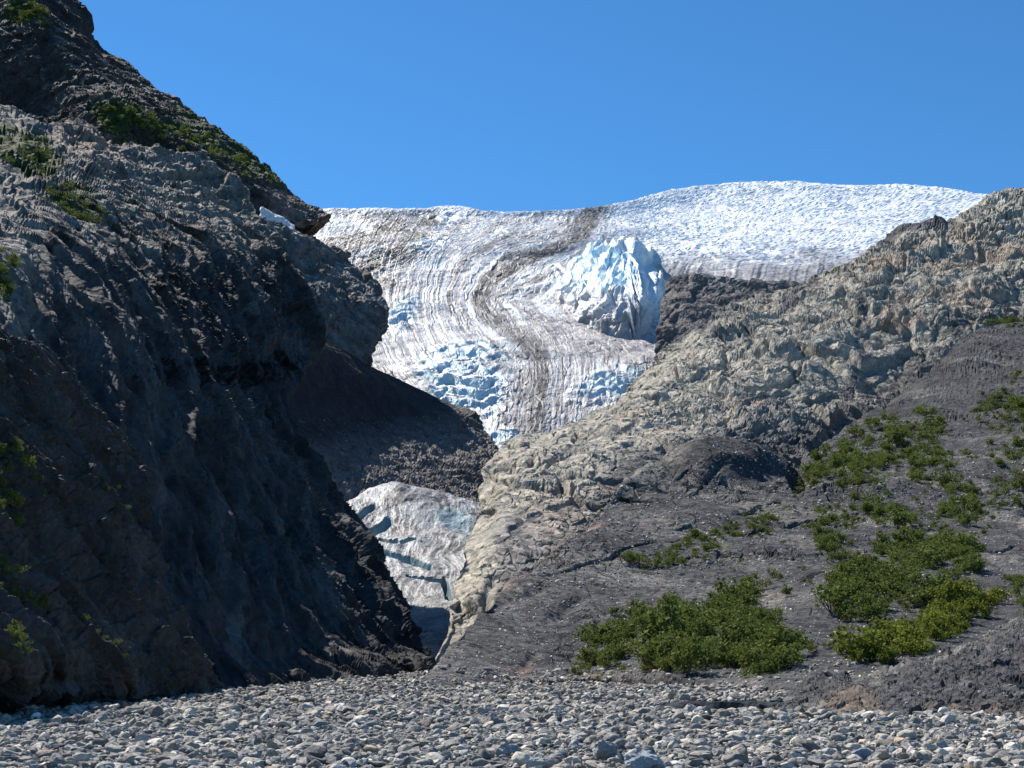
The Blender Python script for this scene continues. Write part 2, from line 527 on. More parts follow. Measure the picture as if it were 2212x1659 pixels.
def col_cliff(p, n, x, y, d):
    w = fbm(p * .08, 4, 91, .6); v = fbm(p * .02, 3, 92)
    c = mix(C3(.07, .066, .066), C3(.20, .18, .165), .5 + w + v * .5)
    c = mix(c, C3(.34, .31, .27), sstep(.2, .5, w + .25 * sstep(.4, .8, n[:, 2])) * sstep(760, 560, y))  # sunlit rock near the top, painted in as a paler tone
    return c


# ---- scree slope below it, shade painted into its colour, paler rubble at the foot
scree_rows = [
    [(660, 1180, 640), (800, 1180, 660), (900, 1180, 670), (1060, 1180, 680)],
    [(680, 1110, 645), (800, 1110, 670), (900, 1110, 690), (1040, 1110, 730)],
    [(670, 1050, 650), (790, 1050, 700), (900, 1050, 740), (1032, 1052, 800)],
    [(640, 990, 660), (770, 990, 735), (920, 990, 810), (1087, 992, 880)],
    [(610, 940, 670), (750, 940, 760), (890, 940, 855), (1060, 943, 925)],
    [(590, 900, 680), (720, 900, 770), (850, 900, 870), (1025, 895, 950)],
    [(570, 860, 690), (690, 860, 770), (810, 860, 860), (970, 872, 960)],
    [(560, 800, 700), (650, 800, 760), (740, 800, 830), (830, 806, 930)],
    [(545, 730, 715), (600, 730, 750), (650, 732, 790), (692, 735, 840)],
]


def shape_scree(p, n, x, y):
    rub = sstep(880, 1000, y + (x - 850) * 0.25) 
    rub = np.maximum(rub, blob(x, y, 1030, 930, 90, 60))
    s2 = p * YS
    return fbm(p * .012, 3, 101) * 3 + rub * (fbm(p * .03, 4, 102, .5, True) * 3 + facets(s2 * .12, 103) * 1.6 + fbm(s2 * .1, 4, 106, .6, True) * 1.5) + facets(s2 * .35, 104) * (.15 + rub * .7) + facets(s2 * .8, 105) * (.05 + .25 * rub)


def col_scree(p, n, x, y, d):
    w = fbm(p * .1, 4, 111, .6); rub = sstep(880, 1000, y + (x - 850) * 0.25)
    c = mix(C3(.018, .018, .02), C3(.045, .042, .044), .5 + w)  # dark colour adds to the wall's shade on the upper slope
    c = mix(c, mix(C3(.11, .10, .098), C3(.27, .24, .215), .5 + w * 1.2), rub)  # rubble made paler to look lit by the sun
    c = mix(c, C3(.20, .165, .13), blob(x, y, 1010, 885, 45, 20) * .8)
    return c


# ---- right: tan rock ridge
ridge_rows = [
    [(935, 1440, 285), (1020, 1440, 290), (1200, 1440, 310), (1500, 1440, 340), (1900, 1440, 380), (2300, 1440, 400)],
    [(962, 1350, 305), (1040, 1360, 300), (1200, 1380, 320), (1500, 1380, 350), (1900, 1380, 390), (2300, 1380, 410)],
    [(973, 1280, 335), (1050, 1280, 325), (1200, 1290, 340), (1500, 1290, 370), (1900, 1290, 410), (2300, 1290, 430)],
    [(1000, 1200, 372), (1080, 1200, 355), (1250, 1190, 370), (1500, 1190, 400), (1900, 1190, 440), (2300, 1190, 460)],
    [(1033, 1120, 420), (1100, 1110, 395), (1250, 1100, 400), (1500, 1100, 430), (1900, 1100, 480), (2300, 1100, 500)],
    [(1036, 1040, 470), (1120, 1030, 440), (1300, 1030, 440), (1500, 1030, 460), (1900, 1030, 520), (2300, 1030, 540)],
    [(1086, 968, 560), (1180, 975, 500), (1350, 970, 490), (1550, 960, 510), (1900, 950, 570), (2300, 930, 590)],
    [(1140, 942, 640), (1230, 930, 620), (1400, 895, 580), (1600, 880, 590), (1900, 850, 640), (2300, 800, 660)],
    [(1286, 916, 740), (1335, 870, 730), (1450, 830, 670), (1650, 800, 670), (1900, 750, 700), (2300, 680, 710)],
    [(1366, 856, 810), (1405, 790, 830), (1500, 760, 770), (1700, 710, 760), (1950, 640, 770), (2300, 590, 770)],
    [(1420, 772, 900), (1470, 745, 900), (1560, 700, 870), (1720, 650, 850), (1990, 560, 840), (2300, 510, 830)],
    [(1455, 742, 960), (1530, 700, 960), (1640, 650, 960), (1745, 616, 960), (1800, 590, 955), (1862, 570, 950), (1895, 535, 940), (1960, 492, 930), (2060, 480, 925), (2100, 450, 920), (2140, 426, 915), (2212, 412, 910), (2320, 395, 900)],
]


RJ = {}


def shape_ridge(p, n, x, y):
    up = sstep(1000, 820, y) * sstep(1350, 1600, x)
    s2 = p * YS
    warp = fbm(s2 * .04, 3, 125)[:, None] * 9
    big = fbm(p * 0.014, 4, 121, .5, True) * (4 + 5 * up)
    lay = fbm(np.stack([p[:, 0] * .05 + p[:, 2] * .06, p[:, 1] * .015, p[:, 2] * .02 - p[:, 0] * .01], 1), 5, 122, .6, True) * (1.8 + 3 * up)
    rub = sstep(1500, 1250, x) * sstep(1050, 1150, y)      # ice-smoothed towards the gorge
    k = 1 - .5 * rub
    rough = sstep(-.35, .35, fbm(p * .018, 3, 129) + .25 * sstep(1050, 900, y) * 0)
    mess = fbm(s2 * .08 + warp * .02, 6, 128, .66, True) * (.45 + 1.7 * rough)
    j1 = perlin(np.stack([p[:, 0] * .055 + p[:, 2] * .05 + warp[:, 0] * .04, p[:, 1] * .012, p[:, 2] * .012], 1), 137)
    j2 = perlin(np.stack([p[:, 0] * .03, p[:, 1] * .015, p[:, 2] * .075 + warp[:, 0] * .03], 1), 138)
    joint = np.maximum(sstep(.10, 0, np.abs(j1)), sstep(.07, 0, np.abs(j2)) * .8) * sstep(-.2, .3, fbm(p * .02, 2, 139) + .15)
    RJ['j'] = joint
    crest = band(x, y, [(1366, 856), (1455, 742), (1745, 616), (1862, 570), (1895, 535), (1960, 492), (2060, 480), (2140, 426), (2300, 400)], 70)
    return (big + lay + mess) * k * .75 + facets((s2 + warp) * .05, 123) * 1.7 * k * (0.4 + up) + facets((s2 + warp) * .024, 119) * 4.0 * (.35 + up) * (1 - .75 * crest) + facets((s2 + warp * .4) * .13, 124) * .75 * k + facets((s2 + warp * .2) * .4, 126) * (.12 + .4 * rough) - joint * 3.2


def col_ridge(p, n, x, y, d):
    v = fbm(p * .015, 4, 131); w = fbm(p * .08, 4, 132, .6); k = fbm(p * .4, 3, 133)
    c = mix(C3(.225, .208, .172), C3(.47, .425, .345), .5 + w * .8 + k * .7)
    # grey ledges and gravel lying on the rock
    g = sstep(.05, .3, v * .7 + w * .5 + .3 * blob(x, y, 1600, 930, 300, 90, -10) - .12 + .35 * blob(x, y, 1550, 700, 140, 60))
    c = mix(c, mix(C3(.12, .118, .12), C3(.2, .19, .185), .5 + k), g * .75)
    c = mix(c, C3(.07, .068, .07), RJ['j'] * .55)
    jl = band(x, y, [(1100, 1290), (1230, 1182), (1310, 1105), (1350, 1044), (1430, 1003), (1560, 975), (1720, 970), (1850, 905), (1960, 840), (2130, 700), (2300, 680)], 90)
    c = mix(c, mix(C3(.06, .058, .06), C3(.15, .14, .13), .5 + k), jl * sstep(-.25, .3, w + v + jl * .3) * .9)
    c = mix(c, C3(.32, .235, .17), sstep(.2, .5, fbm(p * .03, 3, 134) + .35 * blob(x, y, 2050, 600, 260, 200)) * .6)
    c = mix(c, C3(.085, .085, .095), np.maximum.reduce([band(x, y, [(1900, 520), (1960, 492), (2060, 483)], 14), band(x, y, [(1760, 612), (1700, 660)], 26) * .9,
        band(x, y, [(1860, 640), (1870, 760), (1830, 850)], 26) * sstep(-.1, .3, w + .1), band(x, y, [(1450, 740), (1530, 705)], 14)]))
    c = mix(c, C3(.31, .245, .20), blob(x, y, 1190, 1120, 110, 90, -30) * (.5 + w))
    c = mix(c, C3(.17, .165, .17), blob(x, y, 1120, 1180, 90, 110, -20) * .6)
    vg = sstep(.5, .75, fbm(p * .05, 4, 135, .6) + .45 * np.maximum(blob(x, y, 2180, 690, 60, 25), blob(x, y, 1800, 580, 120, 25, -30)) + sstep(.5, .9, n[:, 2]) * .2)
    c = mix(c, C3(.05, .065, .022), vg * sstep(1300, 1600, x))
    return c


# ---- dark knob between ridge and glacier
knob_rows = [
    [(1410, 820, 1010), (1500, 820, 1010), (1650, 820, 1020), (1800, 820, 1040)],
    [(1418, 745, 1030), (1500, 745, 1020), (1650, 745, 1030), (1800, 745, 1050)],
    [(1423, 690, 1050), (1500, 690, 1035), (1650, 690, 1045), (1800, 690, 1065)],
    [(1430, 640, 1080), (1500, 640, 1065), (1650, 640, 1080), (1800, 640, 1110)],
    [(1442, 608, 1110), (1484, 592, 1110), (1560, 602, 1120), (1600, 606, 1125), (1640, 611, 1130), (1700, 612, 1140), (1760, 618, 1150), (1860, 640, 1180)],
]


def shape_knob(p, n, x, y):
    s2 = p * YS
    return fbm(p * .02, 4, 141, .5, True) * 3 + facets(s2 * .05, 142) * 2 + fbm(s2 * .07, 5, 145, .6, True) * 1.6 + facets(s2 * .15, 143) * .5


def col_knob(p, n, x, y, d):
    w = fbm(p * .06, 4, 151, .6)
    c = mix(C3(.10, .095, .095), C3(.17, .155, .145), .5 + w)
    return mix(c, C3(.24, .22, .18), sstep(.1, .4, fbm(p * .02, 3, 152) + sstep(1520, 1700, x) * .3) * .7)


# ---- right: grey moraine slope with shrubs
moraine_rows = [
    [(898, 1484), (1050, 1480), (1240, 1466, 150), (1400, 1474, 142), (1560, 1484), (1720, 1496), (1900, 1500), (2100, 1500), (2300, 1500)],
    [(950, 1430, 152), (1100, 1425, 158), (1250, 1420, 168), (1400, 1425, 158), (1600, 1430, 150), (1850, 1420, 145), (2300, 1400, 145)],
    [(1000, 1370, 175), (1150, 1370, 182), (1300, 1360, 188), (1500, 1350, 185), (1800, 1325, 182), (2300, 1300, 180)],
    [(1060, 1308, 200), (1180, 1300, 207), (1350, 1290, 214), (1550, 1270, 218), (1850, 1220, 225), (2300, 1200, 225)],
    [(1122, 1262, 225), (1250, 1230, 235), (1400, 1200, 248), (1600, 1170, 262), (1900, 1110, 285), (2300, 1080, 290)],
    [(1225, 1182, 260), (1330, 1140, 275), (1480, 1110, 295), (1650, 1080, 312), (1900, 1020, 345), (2300, 970, 360)],
    [(1305, 1105, 300), (1400, 1060, 325), (1530, 1040, 345), (1680, 1040, 360), (1900, 950, 430), (2300, 850, 460)],
    [(1350, 1044, 335), (1430, 1003, 370), (1560, 988, 400), (1640, 990, 410), (1700, 1008, 415), (1760, 985, 450), (1850, 915, 500), (1960, 850, 550), (2060, 765, 600), (2130, 705, 640), (2320, 690, 660)],
]


def shape_moraine(p, n, x, y):
    gul = fbm(np.stack([p[:, 0] * .05 + p[:, 2] * .09, p[:, 1] * .03, p[:, 2] * .015 - p[:, 0] * .015], 1), 3, 161, .4, True) * 1.6
    lump = blob(x, y, 1560, 1010, 150, 50) * 6 - blob(x, y, 1725, 1030, 30, 40) * 7
    led = perlin(np.stack([p[:, 0] * .02, p[:, 1] * .02, p[:, 2] * .10 - p[:, 0] * .03], 1) + fbm(p * .03, 2, 168)[:, None] * .4, 167)
    lump = lump - sstep(.07, 0, np.abs(led)) * sstep(0, .3, fbm(p * .03, 2, 169) + .1) * 1.3
    rub = sstep(.0, .4, fbm(p * .04, 3, 163))
    nr = np.clip(260 / p[:, 1], .3, 1)
    return fbm(p * .025, 4, 162) * 3.0 + gul + lump + facets(p * YS * .2, 164) * (.15 + .7 * rub) + nr * (facets(p * np.array([.6, .2, .6]), 165) * (.08 + .35 * rub) + fbm(p * np.array([.5, .15, .5]), 4, 166, .6) * .25)


def col_moraine(p, n, x, y, d):
    v = fbm(p * .03, 4, 171); w = fbm(p * .2, 4, 172, .6); k = fbm(p * .9, 3, 173)
    st_ = fbm(np.stack([p[:, 0] * .06 + p[:, 2] * .10, p[:, 1] * .02, p[:, 2] * .015 - p[:, 0] * .015], 1), 4, 174)
    c = mix(C3(.038, .038, .040), C3(.083, .081, .082), .5 + w * 1.1 + st_ * .8 + k * .6)
    c = mix(c, C3(.19, .17, .145), sstep(.05, .45, st_ + k * .5 - .02) * .6)
    c = mix(c, mix(C3(.17, .16, .14), C3(.27, .25, .21), .5 + k), sstep(0, .5, sstep(250, 0, (x - 1230) * .65 + (y - 1100) * 1.3 + 100) + w * .4 - .2) * .7)
    c = mix(c, C3(.26, .17, .13), np.maximum(blob(x, y, 1110, 1440, 70, 14, -20), band(x, y, [(1090, 1290), (1180, 1200), (1300, 1130)], 18)) * (.4 + w))
    c = mix(c, C3(.19, .15, .12), blob(x, y, 1200, 1462, 150, 14) * .7)
    c = mix(c, C3(.045, .042, .042), blob(x, y, 1580, 1015, 150, 45) * .8)
    c = mix(c, C3(.030, .030, .032), sstep(.1, .35, fbm(p * .07, 4, 176, .65)) * .6)
    c = mix(c, C3(.22, .205, .18), sstep(.28, .5, fbm(p * .8, 3, 177, .7) + .15 * sstep(-.1, .3, st_)) * .6)
    vv = np.zeros_like(x)
    for poly in SHRUB_AREAS:
        if poly[1] == 130:
            continue
        vv = np.maximum(vv, inpoly(x, y, poly[0]).astype(float))
    c = mix(c, C3(.06, .068, .03), vv * sstep(-.1, .35, fbm(p * .25, 4, 175, .6)) * .8)
    return c


# thickets on the moraine slope: outline in view, shrubs, mean height (m), label
SHRUB_AREAS = [
    ([(1262, 1400), (1330, 1340), (1400, 1310), (1470, 1290), (1480, 1330), (1420, 1370), (1350, 1420), (1300, 1450), (1250, 1450)], 85, 1.6, 'green alder shrub in the narrow diagonal strip left of the big thicket', 'strip'),
    ([(1390, 1440), (1400, 1370), (1470, 1340), (1540, 1320), (1580, 1255), (1640, 1270), (1650, 1330), (1690, 1360), (1690, 1400), (1740, 1430), (1700, 1450), (1600, 1470), (1480, 1470), (1390, 1465)], 330, 1.9, 'dense green alder shrub in the big thicket at the foot of the moraine', 'thicket'),
    ([(1640, 1430), (1740, 1400), (1760, 1425), (1690, 1465), (1600, 1475)], 20, 1.6, 'green shrub at the lower right fringe of the big thicket', 'fringe'),
    ([(1840, 1480), (1850, 1430), (1880, 1390), (1960, 1350), (2060, 1300), (2150, 1290), (2160, 1320), (2060, 1370), (1960, 1420), (1870, 1450)], 150, 1.7, 'yellow-green shrub in the bright band above the gravel bank', 'bright'),
    ([(1780, 1330), (1800, 1260), (1850, 1210), (1880, 1240), (1900, 1330), (1870, 1350)], 75, 2.0, 'dark green shrub in the middle clump above the bright band', 'clump'),
    ([(1900, 1330), (1890, 1230), (1900, 1130), (1960, 1090), (2000, 1150), (2060, 1180), (2130, 1260), (2100, 1300), (2000, 1330)], 190, 2.0, 'dark green shrub in the tall column of growth right of the middle clump', 'clump'),
    ([(2000, 1180), (2060, 1040), (2130, 1080), (2180, 1100), (2110, 1120), (2130, 1190), (2090, 1250), (2030, 1230)], 80, 2.0, 'dark green shrub on the upper right arm of the thickets', 'clump'),
    ([(1700, 1040), (1800, 980), (1920, 900), (2020, 880), (2050, 920), (2030, 970), (1950, 1000), (1900, 1060), (1850, 1080), (1800, 1040), (1760, 1060)], 230, 2.6, 'green shrub in the high thicket beneath the tan cliffs', 'high'),
    ([(1950, 990), (2030, 960), (2080, 1020), (2060, 1060), (1960, 1050)], 40, 2.4, 'green shrub scattered below the high thicket', 'high'),
    ([(1870, 1060), (1930, 1070), (1940, 1120), (1880, 1130)], 25, 2.4, 'green shrub in the small round clump under the high thicket', 'high'),
    ([(1340, 1240), (1450, 1190), (1600, 1130), (1680, 1100), (1660, 1140), (1560, 1190), (1440, 1240)], 60, 1.2, 'low olive shrub on the long diagonal ledge of the moraine', 'ledge'),
    ([(1750, 1160), (1800, 1080), (1850, 1090), (1830, 1180), (1780, 1220)], 40, 1.8, 'low green shrub left of the tall column of growth', 'ledge'),
    ([(2090, 900), (2140, 840), (2260, 760), (2260, 900), (2150, 930)], 60, 2.4, 'olive shrub high up by the right edge', 'high'),
    ([(2120, 680), (2212, 660), (2260, 700), (2200, 710)], 35, 2.6, 'dark shrub at the foot of the cliffs by the right edge', 'high'),
    ([(1680, 1380), (1720, 1370), (1760, 1410), (1720, 1430)], 10, 1.4, 'small separate green shrub right of the big thicket', 'single'),
    ([(1780, 1400), (1830, 1380), (1850, 1410), (1800, 1430)], 10, 1.4, 'small separate green shrub left of the bright band', 'single'),
    ([(2180, 1270), (2230, 1260), (2250, 1330), (2200, 1330)], 12, 1.6, 'green shrub at the right edge above the gravel bank', 'single'),
    ([(1450, 1230), (1700, 1080), (1760, 1000), (2050, 900), (2200, 900), (2200, 1250), (1780, 1320), (1560, 1240)], 130, 1.3, 'small shrub standing apart on the open grey moraine', 'ledge'),
    ([(2130, 930), (2270, 890), (2270, 1120), (2170, 1090)], 60, 2.0, 'shrub on the upper moraine by the right edge, below the cliffs', 'high'),
    ([(1400, 1190), (1500, 1150), (1700, 1085), (1720, 1120), (1600, 1180), (1450, 1215)], 40, 1.1, 'low olive shrub above the long diagonal ledge', 'ledge'),
    ([(1250, 1420), (1300, 1410), (1370, 1450), (1290, 1468), (1240, 1450)], 22, 1.0, 'low straggling shrub between cobbles at the foot of the strip', 'single'),
]

# ---- gravel bank at the lower right
bank_rows = [
    [(1655, 1536), (1740, 1543), (1850, 1545), (2050, 1548), (2320, 1552)],
    [(1668, 1526, 83), (1735, 1518, 81), (1850, 1508, 78), (2050, 1495, 76), (2320, 1460, 75)],
    [(1680, 1513, 88), (1740, 1492, 87), (1840, 1488, 84), (2050, 1440, 82), (2320, 1380, 82)],
    [(1695, 1502, 94), (1735, 1470, 94), (1790, 1446, 95), (1832, 1456, 94), (1852, 1474, 91), (1950, 1434, 91), (2080, 1392, 92), (2212, 1334, 94), (2320, 1280, 96)],
]


def shape_bank(p, n, x, y):
    gul = fbm(np.stack([p[:, 0] * .35 + p[:, 2] * .2, p[:, 1] * .1, p[:, 2] * .06], 1), 4, 181, .5, True) * .45
    return fbm(p * .12, 4, 182) * .8 + gul + facets(p * .9, 183) * .16 + facets(p * 2.6, 184) * .06


def col_bank(p, n, x, y, d):
    w = fbm(p * .5, 4, 191, .6); k = fbm(p * 3, 3, 192)
    c = mix(C3(.045, .044, .046), C3(.088, .085, .086), .5 + w * .8 + k * .5)
    c = mix(c, C3(.17, .125, .09), np.maximum(blob(x, y, 1840, 1520, 90, 40), blob(x, y, 2100, 1530, 160, 20) * .7) * (.6 + w))
    return mix(c, C3(.2, .185, .16), sstep(.2, .5, w + .35 * band(x, y, [(1850, 1478), (1950, 1440), (2080, 1395), (2212, 1338)], 22)) * .6)


# ---- ice
glacier_rows = [
    [(1010, 1010, 940), (1045, 1015, 940), (1080, 1020, 930), (1120, 1020, 930), (1160, 1010, 940), (1220, 1000, 950), (1300, 990, 960)],
    [(960, 905, 990), (1020, 915, 985), (1080, 930, 975), (1155, 938, 975), (1200, 935, 985), (1270, 930, 1000), (1350, 920, 1020)],
    [(860, 820, 1060), (950, 838, 1040), (1060, 852, 1025), (1158, 855, 1030), (1220, 855, 1045), (1310, 848, 1070), (1420, 840, 1090)],
    [(755, 775, 1150), (880, 775, 1110), (1030, 780, 1060), (1165, 790, 1110), (1240, 788, 1130), (1350, 785, 1120), (1480, 775, 1140)],
    [(770, 752, 1230), (880, 738, 1200), (1000, 740, 1160), (1140, 752, 1220), (1230, 755, 1240), (1350, 755, 1240), (1500, 750, 1240)],
    [(795, 722, 1320), (890, 695, 1330), (970, 698, 1320), (1085, 712, 1330), (1200, 718, 1330), (1320, 730, 1320), (1480, 738, 1290)],
    [(825, 670, 1430), (900, 655, 1430), (955, 655, 1430), (1038, 662, 1440), (1150, 672, 1450), (1280, 700, 1420), (1450, 722, 1370)],
    [(830, 625, 1560), (900, 612, 1560), (960, 612, 1570), (1045, 620, 1580), (1170, 625, 1580), (1290, 650, 1550), (1445, 680, 1480)],
    [(775, 580, 1700), (860, 572, 1700), (970, 570, 1720), (1105, 575, 1740), (1220, 575, 1760), (1330, 600, 1750), (1480, 640, 1640)],
    [(720, 535, 1900), (830, 535, 1900), (1000, 530, 1950), (1175, 540, 2000), (1330, 530, 2020), (1500, 560, 1980), (1750, 640, 1880)],
    [(640, 500, 2150), (780, 500, 2150), (980, 495, 2250), (1250, 505, 2350), (1450, 490, 2350), (1700, 525, 2300), (2000, 570, 2150)],
    [(590, 470, 2450), (760, 472, 2450), (960, 468, 2550), (1278, 472, 2750), (1500, 445, 2750), (1800, 462, 2650), (2150, 500, 2450)],
    [(540, 450, 2750), (700, 455, 2800), (900, 455, 2850), (980, 447, 2860), (1040, 457, 2900), (1160, 460, 2950), (1285, 452, 3000), (1370, 434, 3050), (1440, 413, 3080), (1500, 405, 3100), (1600, 398, 3120), (1700, 396, 3100), (1850, 404, 3050), (1950, 405, 3000), (2050, 412, 2900), (2140, 424, 2850), (2320, 440, 2800)],
]
GY = ([390, 448, 465, 498, 535, 575, 620, 660, 715, 752, 785, 850, 930, 1010], [1960, 1800, 1740, 1660, 1570, 1490, 1410, 1340, 1250, 1190, 1140, 1070, 1010, 960])
glacier_rows = [[(a, b, float(np.interp(b, *GY)) + (.25 if i_ < 10 else .03) * (c - np.mean([q[2] for q in r_]))) for a, b, c in r_] for i_, r_ in enumerate(glacier_rows)]
MORAINE = [(1290, 452), (1268, 480), (1245, 510), (1180, 540), (1110, 572), (1062, 602), (1038, 632), (1040, 662), (1080, 704), (1130, 738), (1165, 762), (1172, 800), (1162, 850), (1155, 900), (1150, 940)]


def glacier_uv(nu, nv):
    return None


def smoothline(line, k=3):
    t = np.arange(len(line)); a = np.array(line, float)
    u = np.linspace(0, len(line) - 1, (len(line) - 1) * k + 1)
    q = pchip(t, a, u)
    for _ in range(4):
        q[1:-1] = (q[:-2] + 2 * q[1:-1] + q[2:]) / 4
    return q


def flow(x, y):
    """signed distance across the flow from the medial moraine, in view units, and distance along it"""
    best = np.full(x.shape, 1e9); sg = np.zeros_like(x); al = np.zeros_like(x); acc = 0.0
    ln = smoothline(MORAINE)
    for (x1, y1), (x2, y2) in zip(ln[:-1], ln[1:]):
        vx, vy = x2 - x1, y2 - y1
        L = math.hypot(vx, vy)
        t = np.clip(((x - x1) * vx + (y - y1) * vy) / (L * L), 0, 1)
        d = np.hypot(x - x1 - t * vx, y - y1 - t * vy)
        c = ((x - x1) * vy - (y - y1) * vx)
        m = d < best
        best = np.where(m, d, best); sg = np.where(m, np.sign(c), sg); al = np.where(m, acc + t * L, al)
        acc += L
    return best * sg, al


FALL = [  # icefalls: centre, radii, angle
    (1000, 830, 150, 85, 15, 1.), (1320, 830, 130, 55, -20, .8), (1010, 765, 110, 35, 0, .9), (960, 470, 60, 16, 0, .5), (1560, 545, 260, 36, 3, .2), (870, 680, 40, 60, 20, .8), (1090, 950, 60, 30, 0, 1.), (930, 530, 60, 22, -20, .5), (1225, 600, 80, 45, -30, .5)]


def shape_glacier(p, n, x, y):
    wob = fbm(p * .005, 3, 205)
    w2 = fbm(p * .022, 4, 207, .6)
    fd, al = flow(x + wob * 14 + w2 * 7, y + wob * 8 + fbm(p * .022, 3, 220) * 5)
    GL['fd'], GL['al'] = fd, al
    fall = np.zeros_like(x)
    for b in FALL:
        fall = np.maximum(fall, blob(x, y, *b[:5]) * b[5])
    far = p[:, 1] / 1500.0
    basin = sstep(1250, 1450, x) * sstep(610, 540, y) + sstep(560, 500, y) * .6
    basin = np.clip(basin, 0, 1)
    z0 = np.zeros_like(x)
    lon = fbm(np.stack([fd * .045, al * .012, z0], 1), 5, 201, .6, True)
    brk = facets(np.stack([fd * .11, al * .05, z0 + .5], 1), 203)
    trn = fbm(np.stack([x * .009 + wob, y * .055 + x * .008 + wob * .8, z0 + 3], 1), 4, 202, .5, True)
    GL['trn'] = trn
    # the icefalls break into benches with steep blue faces towards the valley
    us = (y - .14 * (x - 1000) + w2 * 9 + wob * 26) / 25 + perlin(np.stack([x * .022, y * .008, z0 + 2], 1), 229) * 1.1
    T = us - np.floor(us)
    stp = np.where(T < .68, T / .68, (1 - T) / .32)
    GL['face'] = sstep(.62, .72, T) * sstep(1.0, .92, T)
    gate = .35 + .9 * sstep(-.4, .4, fbm(p * .009, 3, 215))
    right = sstep(1170, 1270, x) * sstep(590, 640, y) * sstep(790, 750, y)
    c2 = (y - 640) - (x - 1250) * .45 + wob * 16
    lon2 = fbm(np.stack([c2 * .055, x * .014, z0 + 9], 1), 5, 216, .6, True)
    brk2 = facets(np.stack([c2 * .13, x * .06, z0 + 9.5], 1), 217)
    GL['right'], GL['c2'] = right, c2
    lt = sstep(1010, 900, x + (y - 500) * .6) * sstep(640, 590, y)
    c3 = y + .40 * (x - 900) + wob * 22
    GL['lt'], GL['c3'] = lt, c3
    lon3 = fbm(np.stack([c3 * .055, x * .010, z0 + 19], 1), 5, 226, .6, True)
    lon = lon * (1 - right - lt) + lon2 * right + lon3 * 1.8 * lt; brk = brk * (1 - right) + brk2 * right
    d = (1 - basin) * (lon * 1.3 * gate + brk * .8 + fbm(p * .035, 5, 221, .62, True) * 1.6) * far + fbm(p * .006, 3, 204) * 5
    # the upper basin is a field of broken crests that run down to the left
    bx = np.stack([x * .05 + y * .07, y * .16 - x * .03, z0], 1)
    d += basin * far * (facets(bx * 1.5 + wob[:, None] * 3, 208) * .6 + fbm(bx * .8 + wob[:, None] * 3, 5, 209, .66, True) * 1.1)
    d += fall * (stp * 5.2 + trn * 3 + facets(np.stack([x * .028 + wob, y * .07 + wob, z0], 1), 210) * 2.0) * far
    d += fbm(p * .05, 4, 206, .6) * 1.2 * far
    return d


